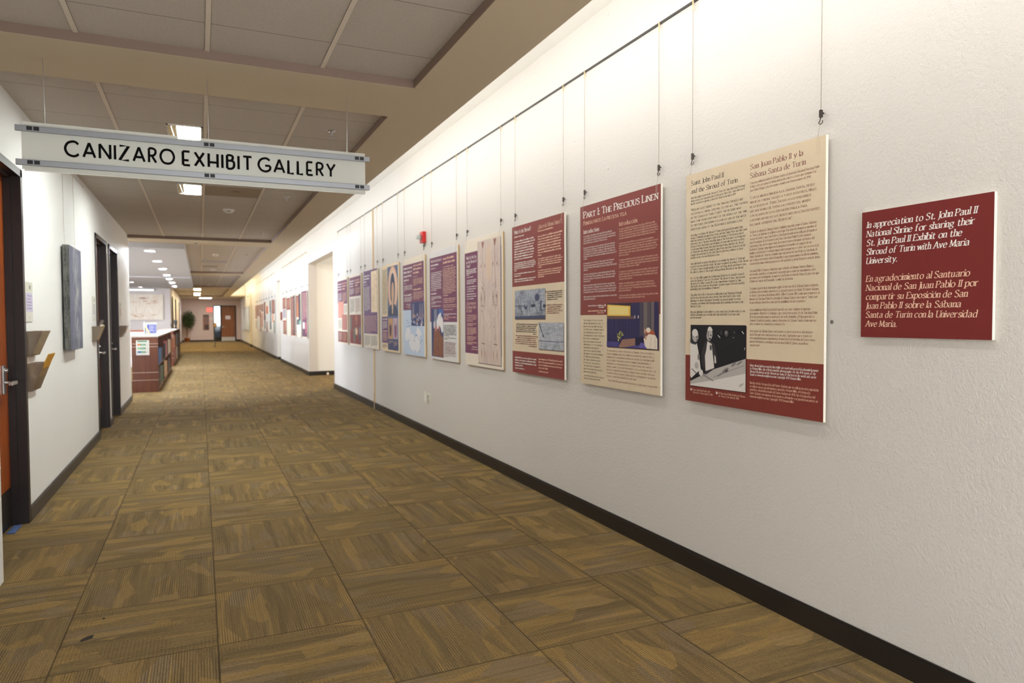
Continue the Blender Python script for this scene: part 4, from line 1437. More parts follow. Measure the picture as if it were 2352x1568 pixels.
# on top
t = thing('sign_holder', 'blue and white square sign in a clear stand on the nearest bookcase', 'sign', (-0.93, 16.2, 1.085))
b = MB(); b.box(-0.10, 0.10, -0.004, 0.0, 0.0, 0.25, mat('acrylic_white', (206, 210, 218), 0.2)); b.box(-0.10, 0.10, -0.05, 0.05, 0, 0.004, mat('acrylic_white', (206, 210, 218), 0.2)); b.build('stand', t)
p = Print(200, 250, 0.0046)
p.rect(20, 40, 186, 212, mat('sign_blue', (72, 84, 176), 0.4)); p.up()
for k in range(4):
    p.rect(52, 62 + k * 34, 140 + 8 * (k % 2), 76 + k * 34, mat('sign_white', (220, 222, 240), 0.4))
p.rect(164, 56, 170, 190, mat('sign_white', (220, 222, 240), 0.4)); p.rect(140, 184, 170, 190, mat('sign_white', (220, 222, 240), 0.4)); p.rect(140, 56, 170, 62, mat('sign_white', (220, 222, 240), 0.4))
p.build('printed_sheet', t)
b = MB(); b.box(-0.012, 0.012, -0.085, 0.085, 0, 0.265, mat('book_paleblue', (188, 204, 214), 0.4))
tag(b.build('book', loc=(-1.045, 16.0, 1.086)), 'pale blue book standing upright on top of the nearest bookcase', 'book')
b = MB(); b.box(-0.011, 0.011, -0.08, 0.08, 0, 0.20, mat('book_cream', (226, 206, 150), 0.5))
o = b.build('book', loc=(-0.93, 15.95, 1.088)); o.rotation_euler = (0, R(-24), 0)
o.location.x = -0.945
tag(o, 'cream book leaning beside the blue sign on the nearest bookcase', 'book')
t = thing('display_stand', 'dark upright object standing on the top of the far bookcase', 'ornament', (-0.82, 28.0, 1.085))
b = MB(); b.lathe([(0.07, 0), (0.07, 0.02), (0.03, 0.04), (0.03, 0.1), (0.055, 0.18), (0.06, 0.30), (0.0, 0.325)], mat('ornament_dark', (48, 50, 52), 0.5), seg=14); b.build('body', t)
b = MB(); b.lathe([(0.03, 0), (0.03, 0.06), (0.045, 0.12), (0.04, 0.19), (0.0, 0.21)], mat('ornament_brown', (84, 66, 52), 0.5), seg=12)
tag(b.build('ornament', loc=(-0.95, 28.0, 1.085)), 'smaller brown ornament on the far bookcase beside the dark one', 'ornament')

BOOKC = {'blue': (62, 122, 196), 'black': (34, 32, 34), 'navy': (40, 48, 84), 'pink': (212, 130, 136), 'white': (222, 218, 208), 'teal': (52, 112, 100), 'grey': (120, 124, 128), 'maroon': (88, 28, 44), 'cream': (224, 204, 170), 'salmon': (222, 164, 132), 'red': (176, 60, 56), 'steel': (94, 110, 126)}
def book(th, h, colour):
    k = MB()
    d = 0.2
    cv = mat('cover_' + colour, BOOKC[colour], 0.4)
    pg = mat('page_block', (232, 224, 206), 0.7)
    k.box(-d, 0, 0, 0.003, 0, h, cv); k.box(-d, 0, th - 0.003, th, 0, h, cv); k.box(-0.004, 0, 0, th, 0, h, cv)
    k.box(-d + 0.004, -0.004, 0.003, th - 0.003, 0.004, h - 0.004, pg)
    return k.build('book')
# runs of look-alike volumes: colour, first y, last y, height, thickness
SHELVES = [(0.525, 'upper', 'nearest', [('blue', 15.15, 16.2, .30, .07), ('black', 16.3, 16.95, .29, .07), ('navy', 17.5, 18.1, .32, .07), ('pink', 18.2, 18.9, .36, .07), ('white', 19.35, 20.4, .37, .075), ('cream', 20.5, 21.2, .34, .075)]),
           (0.085, 'lower', 'nearest', [('black', 15.15, 15.75, .37, .07), ('grey', 15.8, 16.1, .36, .06), ('teal', 16.15, 16.75, .34, .07), ('cream', 17.8, 18.3, .35, .07), ('salmon', 18.35, 18.8, .33, .07), ('steel', 19.4, 20.2, .33, .07), ('maroon', 20.35, 21.1, .40, .08)]),
           (0.525, 'upper', 'far', [('salmon', 23.7, 24.6, .40, .1), ('red', 24.7, 25.3, .36, .1), ('steel', 26.0, 27.4, .40, .12), ('navy', 28.2, 29.2, .40, .12)]),
           (0.085, 'lower', 'far', [('grey', 23.6, 24.1, .36, .1), ('pink', 24.2, 25.2, .38, .1), ('white', 26.0, 27.0, .38, .12), ('steel', 28.0, 29.0, .36, .12)])]
for (z, sh, case, runs) in SHELVES:
    for (c, y0, y1, h, th) in runs:
        o = book(th, h, c)
        o.location = (-0.753, y0, z)
        tag(o, '%s book in the row of %s ones on the %s shelf of the %s bookcase' % (c, c, sh, case), 'book', '%s books on the %s shelf of the %s bookcase' % (c, sh, case))
        y = y0 + th + 0.004
        while y + th < y1:
            q = o.copy()
            COL.objects.link(q)
            q.location = (-0.753 - 0.004 * rng.random(), y, z)
            y += th + 0.004

# painting on the library wall
t = thing('painting', 'large pale abstract painting with rust streaks on the library wall', 'painting', (-1.96, 31.388, 1.41))
b = MB(); b.box(-0.60, 0.60, -0.04, 0, 0, 1.03, mat('canvas_side', (196, 170, 140), 0.7)); b.build('canvas', t)
p = Print(1200, 1030, 0.0405)
p.rect(0, 0, 1200, 1030, linen_material('pale_wash', (238, 228, 214), (222, 206, 184)))
p.up()
r = random.Random(11)
for k in range(40):
    y = r.choice((120, 210, 260, 310, 760, 820, 860)) + r.random() * 60
    x = r.random() * 900
    w = 80 + r.random() * 260
    hgt = 6 + r.random() * 18
    p.poly([(x, y), (x + w * 0.4, y + hgt), (x + w, y + hgt * 0.4), (x + w * 0.5, y - hgt * 0.4)], mat('rust_%d' % (k % 4), [(196, 142, 104), (206, 164, 128), (178, 116, 80), (220, 190, 160)][k % 4], 0.7))
p.build('painted_face', t)

# ------------------------------------------------------------------ far end of the corridor
t = thing('potted_tree', 'tall green potted tree in the far left corner of the corridor', 'plant', (-0.79, 48.85, 0))
b = MB(); b.lathe([(0.12, 0), (0.14, 0.02), (0.172, 0.235), (0.185, 0.24), (0.185, 0.265), (0.165, 0.265), (0.15, 0.22), (0, 0.22)], mat('terracotta', (172, 98, 44), 0.6), seg=24); b.build('pot', t)
b = MB()
b.tube([(0, 0, 0.2), (0.02, 0.01, 0.5), (-0.01, 0, 0.85), (0.03, 0, 1.2)], 0.03, mat('trunk', (122, 92, 62), 0.8), 8, [0.032, 0.028, 0.024, 0.018])
for k in range(9):
    a = k * 2.4
    b.tube([(0.0, 0, 0.8 + 0.06 * k), (0.15 * math.cos(a), 0.15 * math.sin(a), 1.0 + 0.08 * k), (0.3 * math.cos(a), 0.28 * math.sin(a), 1.15 + 0.09 * k)], 0.008, mat('trunk', (122, 92, 62), 0.8), 6)
b.build('trunk', t)
b = MB()
r = random.Random(5)
greens = [mat('leaf_%d' % i, c, 0.5) for i, c in enumerate(((56, 82, 40), (78, 106, 54), (40, 60, 32), (104, 130, 76)))]
n = 0
while n < 2300:
    x, y, z = (r.random() * 2 - 1), (r.random() * 2 - 1), (r.random() * 2 - 1)
    q = (x * x + y * y + z * z) ** 0.5
    if q > 1 or q < 0.35 and r.random() < 0.7:
        continue
    lump = 0.80 + 0.22 * math.sin(x * 6 + z * 4) * math.cos(y * 5 - z * 5)
    w = 0.42 * (1 - 0.25 * max(0, z)) * lump
    c = Vector((max(-0.19, 0.115 + x * w * 1.22), min(0.5, y * w), 1.46 + z * 0.70 * lump))
    a, e = r.random() * 6.28, r.random() * 1.2 - 0.9
    d = Vector((math.cos(a) * math.cos(e), math.sin(a) * math.cos(e), math.sin(e))) * (0.06 + 0.04 * r.random())
    s = Vector((-math.sin(a), math.cos(a), r.random() - 0.5)).normalized() * 0.028
    b.face([c, c + d * 0.5 + s, c + d, c + d * 0.5 - s], r.choice(greens))
    n += 1
fo = b.build('foliage', t)

t = thing('floor_sign', 'slim black sign stand on the carpet before the far door', 'sign stand', (0.683, 39.2, 0))
b = MB(); b.lathe([(0.0, 0.012), (0.05, 0.014), (0.135, 0.008), (0.14, 0.0)], M_BLACK, seg=28); b.build('base', t)
b = MB(); b.tube([(0, 0, 0.01), (0, 0, 1.03)], 0.016, M_BLACK, 12); b.build('pole', t)
b = MB(); b.box(-0.065, 0.10, -0.012, 0.012, 1.02, 1.25, mat('sign_frame_wood', (120, 84, 48), 0.5)); fr = b.build('frame', t)
b = MB(); b.box(-0.03, 0.07, -0.014, -0.012, 1.05, 1.22, mat('sign_sheet_tan', (214, 168, 102), 0.6)); b.build('sheet', fr)

t = thing('exit_sign', 'glowing red sign on the far end wall left of the door', 'sign', (0.565, 49.4, 2.075))
b = MB(); b.box(-0.185, 0.185, -0.05, 0, -0.145, 0.145, mat('exit_housing', (230, 120, 110), 0.5)); b.build('housing', t)
b = MB(); b.box(-0.175, 0.175, -0.054, -0.05, -0.135, 0.135, mat('exit_glow', (230, 80, 70), 0.5, emit=(1.0, 0.16, 0.12), strength=0.85)); b.build('lit_face', t)
t = thing('donor_plaque', 'tall bronze plaque on the far end wall below the red sign', 'plaque', (0.343, 49.4, 0.742))
b = MB(); b.box(-0.185, 0.185, -0.03, 0, 0, 1.028, mat('bronze', (136, 98, 84), 0.35, metal=0.4)); b.build('board', t)
b = MB()
b.box(-0.13, 0.15, -0.034, -0.03, 0.88, 0.99, mat('plaque_dark', (66, 66, 72), 0.4)); b.box(-0.08, 0.16, -0.034, -0.03, 0.05, 0.36, mat('plaque_deep', (70, 52, 50), 0.4))
for k in range(9):
    b.box(-0.08, 0.15, -0.034, -0.03, 0.42 + k * 0.048, 0.45 + k * 0.048, mat('plaque_row', (116, 96, 96), 0.4))
b.build('nameplates', t)
t = thing('wall_plate', 'white double switch plate on the end wall beside the far door', 'wall plate', (0.66, 49.4, 1.505))
b = MB(); b.box(-0.10, 0.10, -0.015, 0, -0.055, 0.055, M_WHITE); b.build('plate', t)
b = MB(); b.box(-0.07, -0.02, -0.022, -0.015, -0.03, 0.03, mat('switch_grey', (196, 190, 178), 0.4)); b.build('switch', t)
b = MB(); b.box(0.02, 0.07, -0.022, -0.015, -0.03, 0.03, mat('switch_grey', (196, 190, 178), 0.4)); b.build('switch', t)
b = MB(); b.box(1.52, 1.825, 49.392, 49.399, 1.45, 1.69, mat('door_paper', (232, 222, 220), 0.6))
tag(b.build('door_notice'), 'white paper notice taped to the brown far door', 'notice')
# chairs beyond the sidelight
t = thing('armchair', 'blue armchair seen through the glass beside the far door', 'chair', (1.05, 51.6, 0))
mb = mat('chair_blue', (88, 128, 176), 0.6)
b = MB(); b.box(-0.32, 0.32, -0.3, 0.3, 0.2, 0.45, mb); b.build('seat', t, bevel=0.03)
b = MB(); b.box(-0.32, 0.32, 0.2, 0.34, 0.4, 0.98, mb); b.build('backrest', t, bevel=0.04)
for s in (-1, 1):
    b = MB(); b.box(s * 0.36 - 0.05, s * 0.36 + 0.05, -0.3, 0.3, 0.2, 0.62, mb); b.build('arm', t, bevel=0.02)
for sx in (-1, 1):
    for sy in (-1, 1):
        b = MB(); b.box(sx * 0.3 - 0.02, sx * 0.3 + 0.02, sy * 0.25 - 0.02, sy * 0.25 + 0.02, 0, 0.2, M_BLACK); b.build('leg', t)

# ------------------------------------------------------------------ exhibit panels
M_BOARD = mat('foam_board', (232, 226, 212), 0.6)
M_WARM_SHADE = mat('edge_warm_shade', (206, 172, 118), 0.6)  # tan stands for warm lamplit shade beside the boards


def ink(name, rgb, rough=0.5):
    return mat('ink_' + name, rgb, rough, spec=0.16)
MAR = ink('maroon', (132, 66, 61)); MAR1 = ink('deep_maroon', (116, 45, 43)); MAR2 = ink('brick', (124, 56, 48))
MAR_DAYLIT = ink('daylit_maroon', (116, 68, 94)); PUR_DAYLIT = ink('purple', (112, 80, 118))  # maroon turned purple: bluish daylight reflection put into the ink colour
TAN = mat('ink_tan', (214, 196, 168), 0.4, spec=0.35, grain=0.05, gscale=14); CREAM = ink('cream', (226, 216, 200)); GREYC = ink('cream_grey', (214, 212, 212))
INKB, INKR, INKW, INKC = ink('black', (52, 46, 48)), ink('red_brown', (124, 66, 66)), ink('white', (240, 234, 228)), ink('rose', (236, 196, 170))
PHD, PHL = ink('photo_black', (34, 32, 36)), ink('photo_light', (206, 200, 194))


def panel(k_y0, W, zb, H, desc, group, edge=M_BOARD, depth=0.030, thick=0.014, name='exhibit_panel', cable=True):
    t = thing(name, desc, 'exhibit panel' if name == 'exhibit_panel' else 'sign', (XR, k_y0 - W / 2000, zb), -math.pi / 2, group)
    b = MB(); b.box(-W / 2000, W / 2000, -depth, -depth + thick, 0, H / 1000, M_BOARD)
    b.build('board', t)
    if edge is not M_BOARD:  # added block whose colour paints the warm shade behind the board
        k = MB(); k.box(-W / 2000 + 0.002, W / 2000 - 0.002, -depth + thick, -0.003, 0.002, H / 1000 - 0.002, M_WARM_SHADE); k.build('edge_shade_block', t)
    if cable:
        s = MB()
        for u in (-W / 2000 + 0.034, W / 2000 - 0.04):
            s.box(u - 0.010, u + 0.010, -depth - 0.0012, -depth, H / 1000 - 0.075, H / 1000, mat('clear_tab', (232, 214, 196), 0.3, alpha=0.14))
            s.tube([(u, -0.018, H / 1000 + 0.072), (u - 0.004, -0.022, H / 1000 + 0.03), (u - 0.006, -depth + 0.004, H / 1000 + 0.001)], 0.0011, M_WIRE, 6)
        s.build('hanging_tab', t)
    return t, Print(W, H, depth)


# --- maroon thank-you sign
G0 = 'exhibit panels hanging along the near right wall'
t, p = panel(1.945, 505, 1.298, 497, 'square maroon sign thanking the shrine in white and pink italics', None, depth=0.016, thick=0.015, name='thank_you_sign', cable=False)
p.rect(0, 0, 505, 497, MAR1); p.up()
L1 = ['In appreciation to St. John Paul II', 'National Shrine for sharing their', 'St. John Paul II Exhibit on the', 'Shroud of Turin with Ave Maria', 'University.']
L2 = ['En agradecimiento al Santuario', 'Nacional de San Juan Pablo II por', 'compartir su Exposici\u00f3n de San', 'Juan Pablo II sobre la S\u00e1bana', 'Santa de Tur\u00edn con la Universidad', 'Ave Maria.']
for i, (s, w) in enumerate(zip(L1, (430, 421, 379, 405, 134))):
    p.text(s, 20, 64 + i * 35.5, 35, INKW, width=w, bold=2.2, slant=0.20, seg=4)
for i, (s, w) in enumerate(zip(L2, (408, 437, 401, 380, 436, 136))):
    p.text(s, 20, 277 + i * 35.6, 35, INKC, width=w, bold=1.8, slant=0.20, seg=4)
p.build('printed_sheet', t)

ZB, HH = 0.930, 1216
# --- tan panel
t, p = panel(3.026, 914, ZB, HH, 'large tan panel in two languages with a black-and-white photo at lower left', G0)
p.rect(0, 0, 914, 968, TAN); p.rect(0, 968, 914, HH, MAR2); p.up()
p.text('Saint John Paul II', 40, 61, 35, INKB, width=256, seg=4); p.text('and the Shroud of Turin', 40, 104, 35, INKB, width=352, seg=4)
p.text('San Juan Pablo II y la', 476, 61, 35, INKR, width=321, seg=4); p.text('S\u00e1bana Santa de Tur\u00edn', 476, 103, 35, INKR, width=334, seg=4)
p.para(['With this exhibit based on the Shroud of Turin, the Saint John Paul II National', 'Shrine extends the same invitation to look upon Christ that Saint John Paul II', 'himself extended to pilgrims gathered in Turin for his visit in 1998.'], 40, 133, 164, 15.5, INKB, fit=(0, 403), slant=0.12, seg=2)
p.para(['"With my gaze turned to the Shroud, I would like', 'to extend a cordial greeting to you all, the faithful', 'of the Church of Turin. I greet the pilgrims who', 'have come from every part of the world at the time', 'of this public exposition to look at one of the most', 'unsettling signs of the Redeemer\'s suffering love."'], 40, 197, 300, 18.5, INKB, fit=(0, 391), caps=True, seg=2)
p.para(['According to tradition, the Shroud of Turin is the burial cloth in which Saint', 'Joseph of Arimathea wrapped Jesus\' body, and that Saints Peter and John found', 'when they arrived at the empty tomb on the morning of the Resurrection. It', 'represents "one of the most unsettling signs of the Redeemer\'s suffering love"', 'because it bears blood marks and the image of a man who has been crucified.', 'It is also unsettling because there has been uncertainty whether the Shroud', 'of Turin is the same shroud found by Saints Peter and John, referred to in the', 'Gospels, and surely kept by the early Church as precious evidence of Jesus\'', 'sacrifice on the cross and His Resurrection.'], 40, 331, 451, 16, INKB, fit=(0, 391), bold=0.6, seg=2)
p.para(['Saint John Paul II recognized the mystery surrounding the Shroud of Turin and', 'urged its rigorous scientific study. The pope recognized the power of the Shroud', 'of Turin to connect people visually to Jesus\' suffering, death, and Resurrection.', 'He called it a "mirror of the Gospel" and urged lively devotion to the Shroud.'], 40, 483, 528, 16, INKB, fit=(0, 406), bold=0.6, seg=2)
p.para(['Part I of the exhibit explains the tradition and the history of scientific research', 'about the Shroud of Turin. Part II is entitled "The Shroud of Jesus," and presents', 'the work of Dr. Gilbert Lavoie, MD, as one comprehensive response to Saint', 'John Paul II\'s call to study the Shroud with "attentive respect for both scientific', 'methodology and the sensibilities of believers."'], 40, 560, 619, 16, INKB, fit=(0, 402), bold=0.6, seg=2)
p.para(['This exhibit thus reflects the rigorous philosophical and theological thought', 'and the deep devotion that characterized Saint John Paul II\'s faith. On his', 'pilgrimages to shrines throughout the world, our patron sought to revive', 'consciences and enliven faith through popular piety, including devotion to the', 'Shroud of Turin.'], 40, 650, 711, 16, INKB, fit=(0, 388), bold=0.6, seg=2)
p.para(['May your pilgrimage to this exhibit be a step toward the God who rushes to you', 'with love and inspire you to exclaim with Saint John Paul II, "Lord, you could', 'not love me more!"'], 40, 741, 771, 16, INKB, fit=(0, 410), bold=0.6, seg=2)
p.para(['Con esta exhibici\u00f3n sobre la S\u00e1bana Santa, el Santuario Nacional San Juan Pablo', 'II dirige a los peregrinos la misma invitaci\u00f3n a mirar a Cristo que el mismo San', 'Juan Pablo II dirigi\u00f3 a los peregrinos reunidos en Tur\u00edn en mayo de 1998.'], 476, 131, 166, 15.5, INKR, fit=(0, 407), slant=0.12, seg=2)
p.para(['"Con la mirada dirigida a la S\u00e1bana Santa, deseo', 'dirigir un cordial saludo a todos vosotros, fieles', 'de la Iglesia de Tur\u00edn. Saludo a los peregrinos', 'que han venido de todas las partes del mundo', 'con ocasi\u00f3n de esta exposici\u00f3n p\u00fablica para', 'contemplar uno de los signos m\u00e1s desconcertantes', 'del amor sufriente del Redentor".'], 476, 202, 330, 18.5, INKR, fit=(0, 382), caps=True, seg=2)
p.para(['Seg\u00fan la tradici\u00f3n, la S\u00e1bana Santa-tambi\u00e9n conocida como el Santo Sudario', 'de Tur\u00edn o la S\u00edndone-es el lienzo con el que San Jos\u00e9 de Arimatea envolvi\u00f3 el', 'cuerpo de Jes\u00fas y que San Pedro y San Juan encontraron al llegar al sepulcro', 'vac\u00edo la ma\u00f1ana de la Resurrecci\u00f3n. Para San Juan Pablo II, este sudario', 'representa "uno de los signos m\u00e1s desconcertantes del amor sufriente del', 'Redentor" porque tiene impresos la imagen y las huellas de sangre de un', 'hombre crucificado. Es adem\u00e1s importante porque no se sabe con certeza si el', 'Santo Sudario de Tur\u00edn es el mismo que encontraron San Pedro y San Juan, al', 'que se hace referencia en los Evangelios y que seguramente la Iglesia primitiva', 'conservar\u00eda como evidencia preciosa del sacrificio y de la Resurrecci\u00f3n de Jes\u00fas.'], 477, 364, 515, 16, INKR, fit=(0, 392), bold=0.4, seg=2)
p.para(['San Juan Pablo II conoc\u00eda el misterio que rodeaba al S\u00e1bana Santa y llam\u00f3 a', 'su estudio cient\u00edfico, reconociendo su poder para conectar visualmente a las', 'personas con el sufrimiento, la muerte y la Resurrecci\u00f3n de Jes\u00fas. Es por eso que', 'la llam\u00f3 un "espejo del Evangelio" y anim\u00f3 su devoci\u00f3n.'], 478, 550, 599, 16, INKR, fit=(2, 408), bold=0.4, seg=2)
p.para(['La primera parte de la exposici\u00f3n explica la historia de la S\u00e1bana Santa seg\u00fan la', 'tradici\u00f3n y los estudios cient\u00edficos. La segunda parte se titula "El Santo Sudario', 'de Jes\u00fas" y presenta el trabajo del Dr. Gilbert Lavoie, MD, como una respuesta al', 'llamado de San Juan Pablo II a estudiar la S\u00e1bana Santa con respeto "tanto por', 'la metodolog\u00eda cient\u00edfica como por la sensibilidad de los creyentes".'], 479, 634, 701, 16, INKR, fit=(0, 402), bold=0.4, seg=2)
p.para(['Esta exhibici\u00f3n refleja la profunda piedad, as\u00ed como tambi\u00e9n el riguroso', 'pensamiento filos\u00f3fico y teol\u00f3gico, que caracterizaron la fe de San Juan Pablo', 'II. En sus peregrinaciones a santuarios de todo el mundo, el Papa practic\u00f3 y', 'foment\u00f3 la piedad popular, como la devoci\u00f3n a la S\u00e1bana Santa, como una v\u00eda', 'para reavivar las conciencias y avivar la fe.'], 481, 736, 803, 16, INKR, fit=(3, 393), bold=0.4, seg=2)
p.para(['Acercarse a la S\u00e1bana Santa con la mente y con el coraz\u00f3n es dar un paso', 'hacia Dios que corre hacia nosotros con amor. Esperamos que a trav\u00e9s de', 'esta exposici\u00f3n pueda experimentar el amor hasta el extremo de Cristo Jes\u00fas,', 'nuestro Redentor, y exclamar con San Juan Pablo II: "\u00a1Se\u00f1or, no podr\u00edas', 'amarme m\u00e1s!"'], 482, 837, 904, 16, INKR, fit=(2, 388), bold=0.4, seg=2)
p.para(['Many shroud photos used in this exhibit are used with grateful acknowledgement', 'to Vernon Miller, the official scientific photographer for the 1978 study of the', 'Shroud. His photos on the Shroud are some of the best in the world and can be', 'found at www.shroudphotos.com. Copyright 1978 Vernon Miller.'], 483, 1002, 1046, 16, INKW, fit=(0, 404), bold=1.6, slant=0.16, seg=2)
p.para(['Muchas de las fotograf\u00edas del Santo Sudario que se utilizan en esta exposici\u00f3n', 'se utilizan con un agradecimiento especial a Vernon Miller, el fot\u00f3grafo', 'cient\u00edfico oficial del estudio del Santo Sudario de 1978. Sus fotograf\u00edas del', 'Santo Sudario son algunas de las mejores del mundo y se pueden encontrar en', 'www.shroudphotos.com. Copyright 1978 Vernon Miller.'], 483, 1086, 1151, 16, INKC, fit=(3, 402), bold=0.6, slant=0.16, seg=2)
p.ell(49, 1153, 6.5, 6.5, INKW); p.ell(251, 1153, 6.5, 6.5, INKW); p.up(); p.line([(49, 1156), (49, 1149)], 3, MAR2); p.line([(251, 1156), (251, 1149)], 3, MAR2)
p.para(['Pope John Paul II visits the', 'Shroud of Turin, April 12, 1980.'], 63, 1157, 1171, 14, INKC, fit=(1, 159), slant=0.16, seg=2)
p.para(['El Papa Juan Pablo II visita la S\u00e1bana', 'de Tur\u00edn, 12 de abril de 1980.'], 264, 1157, 1171, 14, INKR if False else INKC, fit=(0, 190), slant=0.16, seg=2)
# black-and-white photo 43..456 x 805..1131
def Q(x, y):
    return (43 + x * 413, 805 + y * 326)
def qp(pts, m):
    p.poly([Q(*q) for q in pts][::-1], m)
p.rect(47, 809, 460, 1135, ink('photo_shadow', (70, 34, 30))); p.up()
p.rect(43, 805, 456, 1131, PHD); p.up()
LG = [ink('photo_g%d' % i, c) for i, c in enumerate(((214, 208, 202), (176, 170, 166), (128, 122, 120), (82, 78, 80), (56, 53, 56)))]
qp([(0.0, 0.93), (0.45, 0.70), (1.0, 0.50), (1.0, 1.0), (0, 1.0)], LG[1]); p.up()
qp([(0.0, 0.98), (0.5, 0.86), (1.0, 0.72), (1.0, 1.0), (0, 1.0)], LG[0]); p.up()
for (x, y, rx, ry, m) in ((0.66, 0.70, 26, 9, LG[2]), (0.68, 0.705, 12, 6, LG[3]), (0.80, 0.60, 20, 6, LG[2]), (0.93, 0.90, 18, 6, LG[1]), (0.90, 0.57, 22, 5, LG[2]), (0.57, 0.77, 26, 4, LG[2])):
    p.ell(*Q(x, y), rx, ry, m, rot=-0.5)
p.line([Q(0.45, 0.82), Q(0.98, 0.60)], 2.5, LG[2])
# second figure
qp([(0.27, 0.30), (0.34, 0.22), (0.46, 0.30), (0.50, 0.47), (0.52, 0.58), (0.46, 0.64), (0.42, 0.72), (0.30, 0.80), (0.22, 0.60), (0.22, 0.44)], LG[4]); p.up()
qp([(0.33, 0.26), (0.41, 0.30), (0.43, 0.45), (0.46, 0.68), (0.30, 0.74), (0.285, 0.50), (0.31, 0.40)], LG[0])
qp([(0.46, 0.47), (0.485, 0.50), (0.495, 0.60), (0.465, 0.60)], LG[0])
p.ell(*Q(0.37, 0.155), 22, 32, LG[1], rot=0.2); p.up()
qp([(0.33, 0.09), (0.35, 0.035), (0.39, 0.025), (0.425, 0.07), (0.425, 0.095), (0.36, 0.085)], LG[0])
p.ell(*Q(0.395, 0.165), 7, 4, LG[3]); p.ell(*Q(0.345, 0.15), 6, 18, LG[2]); p.ell(*Q(0.375, 0.22), 11, 6, LG[3])
p.ell(*Q(0.395, 0.36), 8, 15, LG[3]); p.up()
# first figure
qp([(0.0, 0.29), (0.06, 0.32), (0.13, 0.30), (0.16, 0.42), (0.185, 0.56), (0.21, 0.72), (0.16, 0.76), (0.02, 0.88), (0.0, 0.84)], LG[0]); p.up()
qp([(0.0, 0.24), (0.05, 0.20), (0.14, 0.29), (0.11, 0.325), (0.03, 0.31), (0.0, 0.29)], LG[4]); p.up()
p.ell(*Q(0.10, 0.175), 26, 34, LG[1], rot=-0.15); p.up(); p.ell(*Q(0.095, 0.13), 24, 20, LG[0]); p.ell(*Q(0.135, 0.20), 7, 4, LG[3]); p.ell(*Q(0.135, 0.245), 8, 3, LG[3]); p.ell(*Q(0.045, 0.20), 5, 9, LG[2])
p.ell(*Q(0.17, 0.52), 9, 17, LG[2]); p.ell(*Q(0.13, 0.66), 15, 17, LG[1]); p.up()
qp([(0.19, 0.70), (0.25, 0.74), (0.265, 0.80), (0.21, 0.83), (0.175, 0.79)], LG[0]); p.line([Q(0.25, 0.79), Q(0.45, 0.88)], 5, LG[1]); p.line([Q(0.25, 0.795), Q(0.455, 0.885)], 2, PHD)
p.line([Q(0.03, 0.72), Q(0.17, 0.82)], 4, LG[4])
for (x, y, rx, ry, m) in ((0.59, 0.12, 10, 12, LG[4]), (0.68, 0.13, 15, 16, LG[3]), (0.675, 0.115, 8, 9, LG[2]), (0.82, 0.11, 6, 5, LG[3]), (0.80, 0.19, 5, 3, LG[2])):
    p.ell(*Q(x, y), rx, ry, m)
p.line([Q(0.53, 0.16), Q(0.57, 0.20)], 4, LG[0]); p.line([Q(0.94, 0.09), Q(0.975, 0.13)], 4, LG[0]); p.line([Q(0.985, 0.37), Q(0.995, 0.33)], 4, LG[1])
p.build('printed_sheet', t); cables(3.026, 0.914, 2.146, 'the large tan panel', 'cables of the near panels')

# --- part one panel
t, p = panel(4.165, 914, ZB, HH, 'maroon and tan panel with a photo of a white-robed person praying', G0)
p.rect(0, 0, 914, 745, MAR); p.rect(0, 745, 914, HH, TAN); p.up()
p.text('Part I: The Precious Linen', 42, 83, 66, INKW, width=850, caps=True, bold=1.6, seg=4)
p.text('Primera parte: La preciosa tela', 42, 130, 40, INKC, width=525, caps=True, seg=4)
p.text('Introduction', 43, 189, 38, INKW, width=202, bold=1.2, seg=4); p.text('Introducci\u00f3n', 483, 189, 38, INKC, width=200, seg=4)
EN = [(213, 259, ['At the beginning of his address in Turin, Italy in 1998, Saint John Paul II', 'said "As I entered the Cathedral, I paused in adoration before the Eucharist.', 'I then stopped before the Shroud, the precious Linen that can help us better', 'understand the mystery of the love of God\'s Son for us."'], 1, 402),
      (291, 365, ['By pausing first in Eucharistic adoration, the Pope taught by his actions that', 'it is Christ, the true foundation of each Christian\'s faith, whom we seek and', 'adore. The Shroud of Turin, "which according to tradition wrapped the body', 'of our Redeemer after he had been taken down from the cross," helps us see', 'the kind of love God has for each person, a love willing to make the greatest of', 'sacrifices.'], 4, 412),
      (396, 442, ['As we learn more about the Shroud of Turin, a sign of Jesus\' Passion and', 'Resurrection, many questions present themselves. Some questions are', 'answered by Scripture. Who wrapped Jesus\' body in the Shroud? Who found it', 'and where?'], 2, 416),
      (471, 519, ['The answers to other questions are found in tradition. How has the Church', 'preserved the Shroud? Was it used in liturgy and art? Where has it traveled', 'down the ages of history? Is the Shroud of Turin the same Shroud in which', 'Jesus was buried?'], 1, 400),
      (546, 593, ['Historical and scientific knowledge clarifies the answers to some questions.', 'When was the Shroud of Turin known to be in a certain place? What do the', 'physical properties of the Shroud of Turin tell us about its origin, travels, and,', 'most importantly, evidence of the Passion and Resurrection of Jesus Christ?'], 2, 412),
      (624, 640, ['All that we learn from studying the Shroud ultimately leads us to conversation', 'and union with the loving God.'], 0, 414)]
for (a, c, ls, i, w) in EN:
    p.para(ls, 43, a, c, 15, INKW, fit=(i, w), bold=0.6, seg=2)
